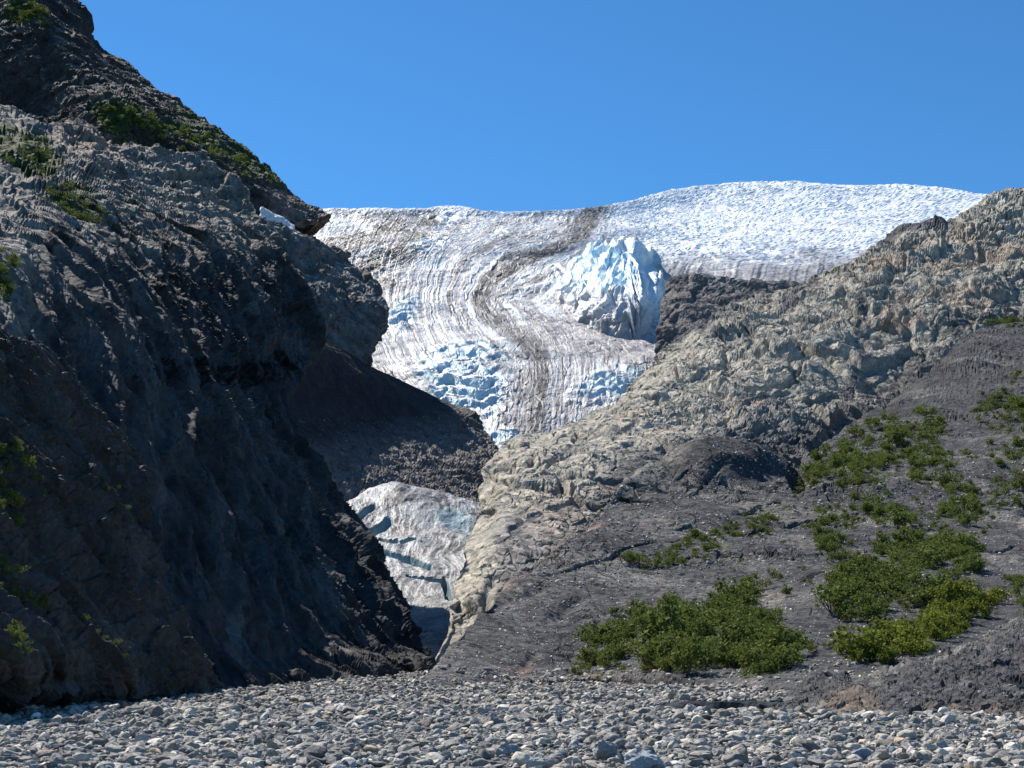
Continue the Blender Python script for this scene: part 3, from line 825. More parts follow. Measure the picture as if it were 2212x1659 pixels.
def col_ice(p, n, x, y, d, S=None, U=None, dome=0.0):
    w = fbm(p * .03, 4, 211, .6); k = fbm(p * .12, 3, 212)
    top = sstep(620, 500, y) * sstep(1200, 1450, x)
    white = mix(C3(.76, .78, .79), C3(.93, .935, .93), top)
    dirt = mix(C3(.26, .235, .22), C3(.48, .45, .435), .5 + k)
    if S is not None:
        fd, al = GL['fd'], GL['al']; trn_ = GL['trn']
        z0 = np.zeros_like(x)
        str1 = fbm(np.stack([fd * .05, al * .006, z0], 1), 5, 213, .65)
        str2 = fbm(np.stack([fd * .16, al * .02, z0], 1), 4, 214, .65)
        rt = GL['right']
        str1 = str1 * (1 - rt) + rt * fbm(np.stack([GL['c2'] * .06, x * .008, z0], 1), 5, 218, .65)
        str2 = str2 * (1 - rt) + rt * fbm(np.stack([GL['c2'] * .18, x * .03, z0], 1), 4, 219, .65)
        lt = GL['lt']; sl = fbm(np.stack([GL['c3'] * .06, x * .010, z0], 1), 5, 227, .65)
        str1 = str1 * (1 - lt) + lt * sl
        bs_ = sstep(1300, 1450, x) * sstep(640, 590, y)
        str1 = str1 * (1 - bs_) + bs_ * fbm(np.stack([(y + x * .12) * .07 + w * .4, x * .006, z0 + 4], 1), 5, 228, .65)
        str2 = str2 * (1 - bs_ * .8)
        dm = .70 + .45 * bs_ * sstep(520, 600, y) + str1 * 1.3 + str2 * 1.0 + k * .5 + .25 * blob(x, y, 800, 530, 160, 90) - top * .75 + .35 * blob(x, y, 1300, 740, 330, 60, 10) + .35 * blob(x, y, 1850, 590, 330, 45, -10) + .4 * blob(x, y, 760, 500, 160, 30)
    else:
        dm = .15 + k * .4 + w * .6 + .7 * sstep(620, 720, y) + .5 * sstep(1260, 1190, x)
    fall = np.zeros_like(x)
    for b in FALL:
        fall = np.maximum(fall, blob(x, y, *b[:5]) * b[5])
    dm = dm - fall * .35 - .6 * sstep(482, 462, y) * sstep(700, 850, x)
    c = mix(white, dirt, np.clip(dm, 0, 1))
    if S is not None:
        blue_gate = .25 + .75 * sstep(.35, -.35, trn_)
    else:
        blue_gate = 1.0
    if S is not None:
        blue_gate = np.maximum(blue_gate * .75, GL['face'])
    blue = blue_gate * sstep(.05, .7, np.maximum(fall, dome) * (.65 + w * .9 + k * .5))
    c = mix(c, C3(.52, .76, .87), blue * .8)
    if S is not None:
        width = 20 + 14 * sstep(60, 300, al) + 26 * sstep(120, 0, al) + 10 * sstep(430, 600, al)
        m = (1 - sstep(.2, .85, np.abs(fd) / width)) * np.clip(.95 + str2 * .8, 0, 1)
        m2 = (1 - sstep(.3, 1, np.abs(fd + 10) / 95.)) * sstep(0, .3, str1 + str2 * .8)
        c = mix(c, C3(.15, .12, .10), m2 * .75)
        c = mix(c, C3(.085, .068, .055), m * .85)
        lat = np.maximum.reduce([band(x, y, [(930, 470), (895, 515), (850, 545), (780, 590)], 30), band(x, y, [(690, 525), (800, 515), (860, 490)], 34) * .8, band(x, y, [(770, 590), (845, 612)], 26), band(x, y, [(780, 470), (900, 465)], 14) * .5])
        c = mix(c, C3(.055, .05, .045), np.clip(lat * 1.6, 0, 1) * sstep(-.45, .1, w + k * .3) * .92)
        deb = blob(x, y, 810, 545, 150, 75, -20)
        c = mix(c, C3(.10, .09, .08), np.clip(deb * 1.3, 0, 1) * sstep(-.15, .15, w * .5 + sl * 1.2) * .85)
        c = mix(c, C3(.60, .575, .55), inpoly(x, y, [(640, 495), (723, 467), (760, 480), (735, 505), (680, 515)]).astype(float) * .9)
        c = mix(c, C3(.30, .45, .52), np.maximum.reduce([band(x, y, [(900, 572), (960, 566)], 9), band(x, y, [(880, 528), (925, 520)], 7), band(x, y, [(860, 655), (905, 645)], 10)]) * .9)
        c = mix(c, C3(.76, .75, .73), np.maximum(band(x, y, [(650, 500), (735, 480), (800, 492)], 14), band(x, y, [(720, 478), (760, 494)], 10)) * .9)
    return c


dome_rows = [
    [(1170, 660, 1335), (1240, 705, 1260), (1310, 735, 1200), (1375, 742, 1185), (1412, 735, 1225), (1432, 730, 1300)],
    [(1178, 630, 1385), (1240, 660, 1300), (1310, 690, 1225), (1372, 700, 1205), (1412, 695, 1250), (1434, 690, 1335)],
    [(1185, 608, 1430), (1245, 612, 1375), (1315, 630, 1270), (1370, 640, 1245), (1412, 636, 1300), (1436, 635, 1390)],
    [(1198, 585, 1475), (1255, 575, 1440), (1318, 580, 1360), (1370, 590, 1330), (1402, 592, 1380), (1424, 596, 1445)],
    [(1218, 562, 1520), (1270, 546, 1510), (1325, 545, 1440), (1365, 548, 1415), (1390, 556, 1460), (1408, 566, 1515)],
    [(1240, 548, 1555), (1288, 532, 1575), (1335, 523, 1545), (1365, 521, 1525), (1382, 530, 1550), (1394, 542, 1590)],
]
dome_rows = [[(a, b, c + (34, 22, 12, 8, 8, 10)[i_] + (25 if k_ == 0 else 0)) for k_, (a, b, c) in enumerate(r_)] for i_, r_ in enumerate(dome_rows)]


def shape_dome(p, n, x, y):
    z0 = np.zeros_like(x); wb = fbm(p * .012, 3, 222) * 10
    rt = sstep(1350, 1400, x)
    ac = (x * .8 + y * .6 + wb) * (1 - rt) + (x + wb) * rt; lo = -x * .6 + y * .8
    a = np.stack([ac * .034, lo * .014, z0], 1)
    ed = sstep(735, 690, y) * sstep(1180, 1250, x) * .75 + .25
    return ed * fbm(a, 4, 221, .45, True) * 9 + ed * facets(np.stack([ac * .05, lo * .022, z0], 1), 223) * 4.5 + fbm(p * .06, 3, 225) * 2


tongue_rows = [
    [(905, 1450, 335), (940, 1450, 335), (980, 1450, 338), (1030, 1450, 340)],
    [(880, 1372, 420), (925, 1370, 415), (965, 1372, 410), (1010, 1372, 412)],
    [(855, 1325, 455), (905, 1322, 452), (955, 1320, 448), (1005, 1320, 448)],
    [(800, 1270, 490), (880, 1268, 490), (950, 1266, 488), (1010, 1266, 488)],
    [(760, 1210, 520), (850, 1208, 524), (930, 1206, 524), (1030, 1206, 524)],
    [(735, 1150, 550), (820, 1145, 560), (880, 1140, 562), (950, 1142, 564), (1060, 1150, 566)],
    [(722, 1100, 590), (770, 1075, 605), (805, 1056, 615), (850, 1047, 622), (890, 1060, 622), (930, 1070, 625), (1000, 1092, 628), (1060, 1106, 630)],
]


def shape_tongue(p, n, x, y):
    d = fbm(p * .015, 3, 231) * 5 + fbm(np.stack([p[:, 0] * .09 + fbm(p * .02, 3, 236) * .8, p[:, 1] * .015, p[:, 2] * .02], 1), 5, 232, .55, True) * 1.2 + fbm(p * .12, 4, 233, .55) * 1.0
    for line, wd, dep in TCREV:
        d = d - band(x + fbm(p * .08, 2, 237) * 5, y + fbm(p * .08, 2, 238) * 3, line, wd) * dep
    return d


TCREV = [([(815, 1190), (845, 1203), (885, 1208), (930, 1224)], 6, 4), ([(880, 1243), (920, 1249), (962, 1250)], 4, 3), ([(795, 1152), (812, 1143), (838, 1122)], 13, 5), ([(868, 1178), (880, 1173), (896, 1172)], 4, 3), ([(960, 1252), (968, 1270), (974, 1290)], 10, 5), ([(780, 1108), (790, 1098), (806, 1088)], 8, 4), ([(822, 1168), (838, 1176), (856, 1177)], 5, 3)]


def col_tongue(p, n, x, y, d):
    w = fbm(p * .06, 4, 241, .6); k = fbm(p * .3, 3, 242)
    s = fbm(np.stack([p[:, 0] * .12 + fbm(p * .02, 3, 236) * 1.2, p[:, 1] * .015, p[:, 2] * .02], 1), 5, 243, .65)
    c = mix(C3(.34, .35, .355), C3(.16, .145, .135), .45 + s * 1.8 + w * .5 + k * .4)
    c = mix(c, C3(.13, .115, .10), sstep(.1, .45, w + s * .5 + .4 * blob(x, y, 870, 1120, 60, 70)) * .6)
    b = np.maximum.reduce([band(x, y, l, wd * 1.3) for l, wd, _ in TCREV] + [blob(x, y, 980, 1120, 60, 30, 15) * .6])
    c = mix(c, C3(.20, .38, .45), b * .9)
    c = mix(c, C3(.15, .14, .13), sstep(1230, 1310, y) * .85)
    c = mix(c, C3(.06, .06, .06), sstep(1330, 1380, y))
    return c


M_near = rock_mat('near_rock', 3.0)
M_rock = rock_mat('mountain_rock', 1.1)
M_far = rock_mat('far_rock', 0.4)
M_tan = rock_mat('tan_rock', 0.8, facet=1.15)
M_scree = rock_mat('scree_rock', 1.8, var=.45, facet=.9, tone_var=.3)
M_bank = rock_mat('bank_gravel', 4.0, var=.45, facet=.9, tone_var=.3)
M_ice = ice_mat('glacier_ice', 0.10)
M_ice2 = ice_mat('tongue_ice', 0.35)

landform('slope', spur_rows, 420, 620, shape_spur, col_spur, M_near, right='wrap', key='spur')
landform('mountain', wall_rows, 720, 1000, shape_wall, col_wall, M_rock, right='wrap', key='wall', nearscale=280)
landform('mountain_peak', peak_rows, 480, 420, shape_peak, col_peak, M_far, right='wrap', key='peak', base=-.06)
landform('rock_cliff', cliff_rows, 260, 260, shape_cliff, col_cliff, M_far, right='wrap', key='cliff', base=80)
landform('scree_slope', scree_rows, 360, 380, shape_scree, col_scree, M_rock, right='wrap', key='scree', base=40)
landform('rock_ridge', ridge_rows, 900, 760, shape_ridge, col_ridge, M_tan, left='wrap', key='ridge')
landform('rock_knob', knob_rows, 260, 160, shape_knob, col_knob, M_far, left='wrap', key='knob', base=60)
landform('moraine_slope', moraine_rows, 950, 560, shape_moraine, col_moraine, M_scree, left='wrap', key='moraine', nearscale=300)
landform('gravel_bank', bank_rows, 620, 240, shape_bank, col_bank, M_bank, left='wrap', key='bank', soft=3)

nu, nv = 1100, 640
GL = {}
landform('glacier', glacier_rows, nu, nv, shape_glacier, lambda p, n, x, y, d: col_ice(p, n, x, y, d, GL, None), M_ice, key='glacier')
landform('glacier_icefall', dome_rows, 300, 300, shape_dome, lambda p, n, x, y, d: col_ice(p, n, x, y, d, None, None, blob(x, y, 1310, 575, 130, 75)), M_ice, left='wrap', right='wrap', key='dome', base=60)
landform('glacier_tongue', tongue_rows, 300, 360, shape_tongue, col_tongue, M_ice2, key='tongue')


# ---- ground: one sheet to the horizon
def ground_z(x, y):
    q = np.stack([x, y, np.zeros_like(x)], 1)
    z = fbm(q * np.array([.03, .06, 1]), 4, 251) * .45 * sstep(300, 60, np.abs(y)) - .05
    # cut bank beside the dark pool, its face towards the camera
    z += .42 * sstep(81.0, 81.5, y + np.sin(x * .9) * .4) * sstep(98, 84, y) * sstep(7.5, 10, x) * sstep(19, 16, x)
    z -= .25 * sstep(76, 79, y) * sstep(82, 81, y) * sstep(7.5, 10, x) * sstep(19, 16, x)
    return z


gx = np.unique(np.concatenate([[-9000, -3000, -1000, -400, -200], np.linspace(-110, 110, 620), [200, 400, 1000, 3000, 9000]]))
gy = np.unique(np.concatenate([[-9000, -2000, -300, -60, 0], np.geomspace(20, 330, 520), [500, 1000, 3000, 9000]]))
YY, XX = np.meshgrid(gy, gx, indexing='ij')
zz = ground_z(XX.ravel(), YY.ravel())
q = np.stack([XX.ravel(), YY.ravel(), zz], 1)
q[:, 2] += facets(q * np.array([1.6, 1.6, 0]), 252) * .06
gw = fbm(q * 1.3, 3, 253)
gc = mix(C3(.09, .092, .095), C3(.17, .17, .17), .5 + gw)
gc = mix(gc, C3(.36, .355, .34), np.exp(-(((q[:, 0] + 9) / 5.5) ** 2 + ((q[:, 1] - 108) / 5) ** 2)) * 1.3)
gc = mix(gc, C3(.02, .024, .03), ((q[:, 0] > 7) & (q[:, 0] < 19.5) & (q[:, 1] > 77) & (q[:, 1] < 83)) * .9)
me = bpy.data.meshes.new('ground')
idx = np.arange(len(q)).reshape(XX.shape)
raw_mesh(me, q, np.stack([idx[:-1, :-1], idx[:-1, 1:], idx[1:, 1:], idx[1:, :-1]], -1).reshape(-1, 4), gc)
me.materials.append(M_bank)
o = bpy.data.objects.new('ground', me); col.objects.link(o); o['kind'] = 'structure'

# ------------------------------------------------------------------ stones
def ico(sub):
    t = (1 + 5 ** .5) / 2
    v = [(-1, t, 0), (1, t, 0), (-1, -t, 0), (1, -t, 0), (0, -1, t), (0, 1, t), (0, -1, -t), (0, 1, -t), (t, 0, -1), (t, 0, 1), (-t, 0, -1), (-t, 0, 1)]
    v = [np.array(a) / np.linalg.norm(a) for a in v]
    f = [(0, 11, 5), (0, 5, 1), (0, 1, 7), (0, 7, 10), (0, 10, 11), (1, 5, 9), (5, 11, 4), (11, 10, 2), (10, 7, 6), (7, 1, 8), (3, 9, 4), (3, 4, 2), (3, 2, 6), (3, 6, 8), (3, 8, 9), (4, 9, 5), (2, 4, 11), (6, 2, 10), (8, 6, 7), (9, 8, 1)]
    for _ in range(sub):
        c = {}; nf = []
        def mid(a, b):
            k = (min(a, b), max(a, b))
            if k not in c:
                m = v[a] + v[b]; v.append(m / np.linalg.norm(m)); c[k] = len(v) - 1
            return c[k]
        for a, b, d in f:
            x_, y_, z_ = mid(a, b), mid(b, d), mid(d, a)
            nf += [(a, x_, z_), (b, y_, x_), (d, z_, y_), (x_, y_, z_)]
        f = nf
    return np.array(v), np.array(f)


def stone_shape(sub, seed, angular):
    """a worn or broken stone about one unit long"""
    v, f = ico(sub)
    r = np.random.default_rng(seed)
    n = (16 if sub == 3 else 9) if angular else 12
    q = v.copy()
    for _ in range(n):                       # cut flats off it
        d = r.normal(size=3); d /= np.linalg.norm(d)
        h = r.uniform(.38, .75) if angular else r.uniform(.55, .85)
        s = q @ d
        over = np.clip(s - h, 0, None)
        q = q - over[:, None] * d * (1.0 if angular else .85)
    q += (fbm(v * 1.6 + seed, 3, seed)[:, None]) * v * .12
    q *= np.array([r.uniform(.85, 1.1), r.uniform(.6, .85), r.uniform(.38, .62)])
    return q, f


STONES = {k: [stone_shape(k, 100 * k + i, i % 2 == 0) for i in range(14)] for k in (0, 1, 2, 3)}


def rots(n, r, tilt=.35):
    a = r.uniform(0, 2 * np.pi, n); b = r.normal(0, tilt, n); c = r.normal(0, tilt, n)
    ca, sa, cb, sb, cc, sc = np.cos(a), np.sin(a), np.cos(b), np.sin(b), np.cos(c), np.sin(c)
    M = np.empty((n, 3, 3))
    M[:, 0] = np.stack([ca * cb, ca * sb * sc - sa * cc, ca * sb * cc + sa * sc], 1)
    M[:, 1] = np.stack([sa * cb, sa * sb * sc + ca * cc, sa * sb * cc - ca * sc], 1)
    M[:, 2] = np.stack([-sb, cb * sc, cb * cc], 1)
    return M


def stone_colours(n, r, dark=1.0):
    base = np.array([1.20, 1.08, .94]) * np.array([[.30, .305, .30], [.24, .25, .25], [.36, .355, .335], [.19, .205, .22], [.40, .385, .35], [.27, .28, .29], [.33, .27, .21], [.52, .52, .49], [.13, .14, .155]])
    c = base[r.choice(len(base), n, p=[.2, .18, .16, .14, .07, .14, .02, .03, .06])]
    return c * np.exp(r.normal(0, .28, (n, 1))) * dark * .92


def scatter(name, pos, size, sub, r, mat, cols, tilt=.35):
    """many stones in one mesh"""
    V, Fc, Cc = [], [], []
    M = rots(len(pos), r, tilt); kind = r.integers(0, 14, len(pos)); base = 0
    for k in range(14):
        m = kind == k
        if not m.any():
            continue
        v, f = STONES[sub][k]
        vv = np.einsum('nij,vj->nvi', M[m], v) * size[m][:, None, None] * .5 + pos[m][:, None]
        n_ = m.sum()
        V.append(vv.reshape(-1, 3)); Fc.append((f[None] + base + (np.arange(n_) * len(v))[:, None, None]).reshape(-1, 3)); Cc.append(np.repeat(cols[m], len(v), 0))
        base += n_ * len(v)
    me = bpy.data.meshes.new(name)
    raw_mesh(me, np.concatenate(V), np.concatenate(Fc), np.concatenate(Cc), sub >= 2)
    me.materials.append(mat)
    o = bpy.data.objects.new(name, me); col.objects.link(o); o['kind'] = 'stuff'
    return o


M_stone = rock_mat('stone', 9.0, var=.28, bump=.7, rough=.85, dist=.6, spec=.2, facet=.8, tone_var=.08)
r = np.random.default_rng(21)


def cobbles_at(n, y0, y1, r, spread=.50):
    # even per area
    Y = np.sqrt(r.uniform(0, 1, n) * (y1 ** 2 - y0 ** 2) + y0 ** 2)
    X = r.uniform(-spread, spread, n) * Y
    return X, Y


def keep_clear(X, Y):
    """bare sand and the water's bed"""
    s1 = np.exp(-(((X + 9) / 5.5) ** 2 + ((Y - 108) / 5) ** 2))
    pool = (X > 8) & (X < 18.5) & (Y > 78) & (Y < 82.5)
    return (s1 < .5) & ~pool


for nm, n, y0, y1, sub, mean in (('cobbles', 19000, 33, 62, 1, .215), ('cobbles', 17000, 62, 95, 1, .31), ('cobbles', 24000, 95, 160, 0, .42), ('cobbles', 12000, 160, 310, 0, .6)):
    X, Y = cobbles_at(n, y0, y1, r)
    if y0 == 160:
        m = (X < 5) & (X > -60); X, Y = X[m], Y[m]
    s = mean * np.exp(r.normal(0, .6, len(X)))
    # drifts of coarser and finer gravel
    z = ground_z(X, Y)
    cl = fbm(np.stack([X * .12, Y * .09, np.zeros_like(X)], 1), 3, 261)
    s *= np.clip(1 + cl * .8, .5, 1.7)
    m = keep_clear(X, Y)
    X, Y, s, z = X[m], Y[m], s[m], z[m]
    s = np.minimum(s, .8 if y0 < 60 else 1.1)
    scatter(nm, np.stack([X, Y, z + s * .10], 1), s, sub, r, M_stone, stone_colours(len(X), r))

FOOT = {}


def single_stone(px, py, wid, name, label, group, colr, seed, squash=(1, .8, .6), turn=0., on=None, angular=True, cat='boulder'):
    """one boulder whose foot shows at (px, py) and which looks wid view units wide"""
    if on is None:
        a = P(px, py)
        z = float(ground_z(a[0:1], a[1:2])[0])
        pos = np.array([a[0], a[1], z])
    else:
        q_, n_, x_, y_ = SURF[on]
        i = np.argmin((x_ - px) ** 2 + (y_ - py) ** 2)
        pos = q_[i].copy()
    size = wid / F * pos[1] * .85
    v, f = stone_shape(3, seed, angular)
    v = v / (v.max(0) - v.min(0))
    v = v + fbm(v * 5 + seed, 3, seed)[:, None] * v * .22 + fbm(v * 14 + seed, 2, seed)[:, None] * v * .10
    v = v * np.array(squash) * size
    c, s_ = math.cos(turn), math.sin(turn)
    v = v @ np.array([[c, s_, 0], [-s_, c, 0], [0, 0, 1]])
    v[:, 2] -= v[:, 2].min() + size * .08 * squash[2] * 2
    me = bpy.data.meshes.new(name)
    raw_mesh(me, v, f, np.repeat(np.array([colr]), len(v), 0), False)
    me.materials.append(M_stone)
    o = bpy.data.objects.new(name, me); col.objects.link(o)
    o.location = tuple(pos)
    thing(o, label, cat, group)
    return o


GB = 'larger boulders on the gravel'
for i, (px, py, wd, sq, tn_, colr, lab) in enumerate([
    (1310, 1640, 66, (.9, .8, .85), .3, (.22, .235, .235), 'steep angular grey boulder at the bottom edge, taller than its neighbours'),
    (1392, 1664, 104, (1, .8, .62), -.2, (.25, .275, .30), 'widest blue-grey boulder at the bottom edge, cracked on top'),
    (1170, 1656, 78, (1, .8, .5), .5, (.33, .335, .31), 'pale greenish grey slab with a flat sloping top at the bottom edge'),
    (1104, 1632, 70, (1, .8, .55), .1, (.27, .285, .28), 'grey boulder with a flat left face, behind the pale slab'),
    (1250, 1652, 46, (.9, .8, .8), 1.1, (.35, .34, .31), 'rounded light boulder wedged left of the steep angular one'),
    (1635, 1668, 38, (.8, .7, 1.15), .2, (.10, .108, .118), 'dark pointed boulder standing upright at the bottom edge'),
    (1722, 1650, 46, (1, .8, .75), .8, (.38, .38, .37), 'pale rounded boulder left of the dark rounded one'),
    (1772, 1655, 66, (1, .8, .55), -.1, (.16, .165, .17), 'dark grey rounded boulder right of a pale rounded one'),
    (1858, 1640, 56, (1, .7, .6), .2, (.24, .26, .30), 'blue-grey boulder with a slanting top in the lower right'),
    (1920, 1625, 36, (1, .7, .6), .7, (.28, .30, .32), 'small blue-grey boulder uphill of the slanting one'),
    (732, 1664, 52, (1, .8, .55), .1, (.50, .49, .46), 'whitest boulder at the bottom edge left of the middle'),
    (548, 1634, 44, (1, .8, .6), .9, (.31, .31, .28), 'pale tan boulder alone in the lower left gravel'),
    (1228, 1566, 26, (1, .8, .5), .3, (.42, .42, .40), 'small pale block in the middle of the gravel, left of the tan slab'),
    (1391, 1570, 34, (1, .8, .5), -.3, (.44, .42, .35), 'flat tan slab in the middle of the gravel'),
    (1346, 1570, 40, (1, .7, .38), -.2, (.26, .27, .32), 'flat lavender-grey slab beside the tan slab'),
    (2035, 1610, 50, (1, .7, .5), 0., (.27, .29, .32), 'low blue-grey boulder toward the right edge'),
    (2196, 1640, 60, (1, .8, .5), .4, (.36, .35, .32), 'light boulder by the right edge of the gravel'),
    (1586, 1616, 52, (1, .8, .5), .4, (.28, .28, .27), 'grey wedge boulder behind the dark pointed one'),
    (1692, 1560, 24, (1, .8, .7), .1, (.40, .39, .36), 'pale stone at the foot of the gravel bank, leftmost of the row there'),
    (1905, 1565, 30, (1, .8, .7), .1, (.36, .35, .33), 'pale stone at the foot of the gravel bank, in the middle of the row'),
    (20, 1660, 40, (1, .8, .6), .1, (.20, .21, .22), 'dark boulder in the lower left corner'),
]):
    single_stone(px, py, wd, 'boulder', lab, GB, colr, 900 + i, sq, tn_, angular=i % 3 != 1)
for i, (px, py, wd, on, colr, lab) in enumerate([
    (1899, 1330, 20, 'moraine', (.42, .41, .38), 'pale boulder among the dark shrubs of the moraine'),
    (1903, 1350, 12, 'moraine', (.40, .39, .36), 'small pale stone just below the pale boulder in the shrubs'),
    (1529, 1220, 11, 'moraine', (.58, .58, .55), 'white stone alone on the bare grey moraine'),
    (1560, 1364, 16, 'moraine', (.34, .34, .31), 'pale boulder inside the big thicket'),
    (1500, 1300, 14, 'moraine', (.30, .30, .25), 'olive-grey rounded boulder above the big thicket'),
    (2095, 1478, 17, 'bank', (.24, .22, .19), 'brownish boulder stuck in the face of the gravel bank'),
    (1986, 1500, 12, 'bank', (.28, .28, .27), 'grey stone in the face of the gravel bank left of the brownish one'),
    (1893, 870, 12, 'ridge', (.62, .58, .52), 'white boulder at the foot of the tan cliff'),
    (1610, 955, 34, 'ridge', (.19, .19, .19), 'dark lens-shaped slab lying on the tan rubble'),
]):
    single_stone(px, py, wd, 'boulder', lab, 'boulders on the slopes', colr, 950 + i, (1, .8, .7), i * .7, on=on, angular=False)

# the cobbles that look largest are objects of their own
X, Y = cobbles_at(1500, 33, 64, r, .40)
s = .42 * np.exp(r.normal(0, .35, len(X)))
order = np.argsort(-s / Y)
picked = []
for i in order:
    if all((X[i] - X[j]) ** 2 + ((Y[i] - Y[j]) * .6) ** 2 > (.45 * (s[i] + s[j])) ** 2 for j in picked):
        picked.append(i)
    if len(picked) == 262:
        break
cob = {}
cc = stone_colours(len(X), r)
for n_, i in enumerate(picked):
    lum = cc[i].mean(); tone = 'dark grey' if lum < .2 else ('pale' if lum > .33 else 'mid grey')
    k = (n_ % 14, tone)
    if k not in cob:
        v, f = STONES[2][k[0]]
        me = bpy.data.meshes.new('cobble'); raw_mesh(me, v * .5, f, np.repeat(cc[i][None], len(v), 0), True)
        me.materials.append(M_stone)
        o = bpy.data.objects.new('cobble', me); cob[k] = o
    else:
        o = cob[k].copy()
    col.objects.link(o)
    o.scale = (s[i],) * 3
    o.rotation_euler = (r.normal(0, .25), r.normal(0, .25), r.uniform(0, 6.28))
    o.location = (X[i], Y[i], float(ground_z(X[i:i + 1], Y[i:i + 1])[0]) + s[i] * .12)
    flat = 'angular' if k[0] % 2 == 0 else 'rounded'
    near = 'at the bottom of the picture' if Y[i] < 44 else 'in the middle of the gravel'
    thing(o, '%s %s cobble among smaller stones %s' % (tone, flat, near), 'cobble', '%s %s cobbles %s' % (tone, flat, near))


def on_surface(key, n, r, test, weight=None):
    q_, n_, x_, y_ = SURF[key]
    m = np.nonzero(test(x_, y_) & (n_[:, 2] > .15))[0]
    if weight is not None:
        w_ = weight(q_[m]); w_ = w_ / w_.sum()
        i = r.choice(m, min(n, len(m)), False, w_)
    else:
        i = r.choice(m, min(n, len(m)), False)
    return q_[i], x_[i], y_[i]


for key, n, size, test, dk, nm in (
        ('moraine', 20000, .0013, lambda x, y: (x > 850) & (x < 2300) & (y > 960), 1.25, 'scree_stones'),
        ('moraine', 1600, .0030, lambda x, y: (x > 900) & (x < 2300) & (y > 1440), 1.0, 'talus'),
        ('wall', 1200, .0030, lambda x, y: (x > 100) & (x < 930) & (y > 1400), .5, 'talus'),
        ('bank', 1500, .0016, lambda x, y: (x > 1650) & (x < 2300), .8, 'bank_stones'),
        ('scree', 2500, .0012, lambda x, y: (y > 900) & (x > 650), .55, 'rubble'),
        ('ridge', 7000, .0013, lambda x, y: (x > 1150) & (x < 2250) & (y > 830), 1.0, 'rubble'),
        ('wall', 2500, .0012, lambda x, y: (x > -40) & (x < 560) & (y < 520), 1.0, 'rubble'),
        ('cliff', 500, .0011, lambda x, y: (x > 560), .5, 'rubble')):
    pos, _, _ = on_surface(key, n, r, test)
    s = size * pos[:, 1] * np.exp(r.normal(0, .65, n if n <= len(pos) else len(pos)))
    s = np.minimum(s, size * pos[:, 1] * 3)
    scatter(nm, pos, s, 0 if key != 'bank' else 1, r, M_stone, stone_colours(len(pos), r, dk), .5)


# ------------------------------------------------------------------ shrubs
def leaf_mat(name, a, b):
    m, nt, bs = nodes(name)
    N, L = nt.nodes, nt.links
    ge = N.new('ShaderNodeNewGeometry'); oi = N.new('ShaderNodeObjectInfo')
    mx = N.new('ShaderNodeMix'); mx.data_type = 'RGBA'
    nz = N.new('ShaderNodeTexNoise'); nz.inputs['Scale'].default_value = .35; nz.inputs['Detail'].default_value = 3
    L.new(ge.outputs['Position'], nz.inputs['Vector'])
    ad = N.new('ShaderNodeMath'); ad.operation = 'MULTIPLY_ADD'; ad.inputs[1].default_value = .5
    L.new(ge.outputs['Random Per Island'], ad.inputs[0]); 
    mr = N.new('ShaderNodeMapRange'); mr.inputs[1].default_value = .3; mr.inputs[2].default_value = .7; mr.inputs[3].default_value = 0; mr.inputs[4].default_value = .5
    L.new(nz.outputs['Fac'], mr.inputs[0]); L.new(mr.outputs[0], ad.inputs[2])
    mx.inputs[6].default_value = (*a, 1); mx.inputs[7].default_value = (*b, 1)
    L.new(ad.outputs[0], mx.inputs[0]); L.new(mx.outputs[2], bs.inputs['Base Color'])
    bs.inputs['Roughness'].default_value = .8
    bs.inputs['Specular IOR Level'].default_value = .1
    tr = N.new('ShaderNodeBsdfTranslucent'); L.new(mx.outputs[2], tr.inputs['Color'])
    ms = N.new('ShaderNodeMixShader'); ms.inputs[0].default_value = .3
    L.new(bs.outputs[0], ms.inputs[1]); L.new(tr.outputs[0], ms.inputs[2])
    L.new(ms.outputs[0], N['Material Output'].inputs['Surface'])
    return m


M_leaf = leaf_mat('alder_leaves', (.070, .105, .022), (.180, .205, .050))
M_leaf2 = leaf_mat('bright_leaves', (.105, .135, .018), (.22, .235, .038))
M_stem, _nt, _b = nodes('shrub_bark'); _b.inputs['Base Color'].default_value = (.10, .085, .07, 1); _b.inputs['Roughness'].default_value = .9


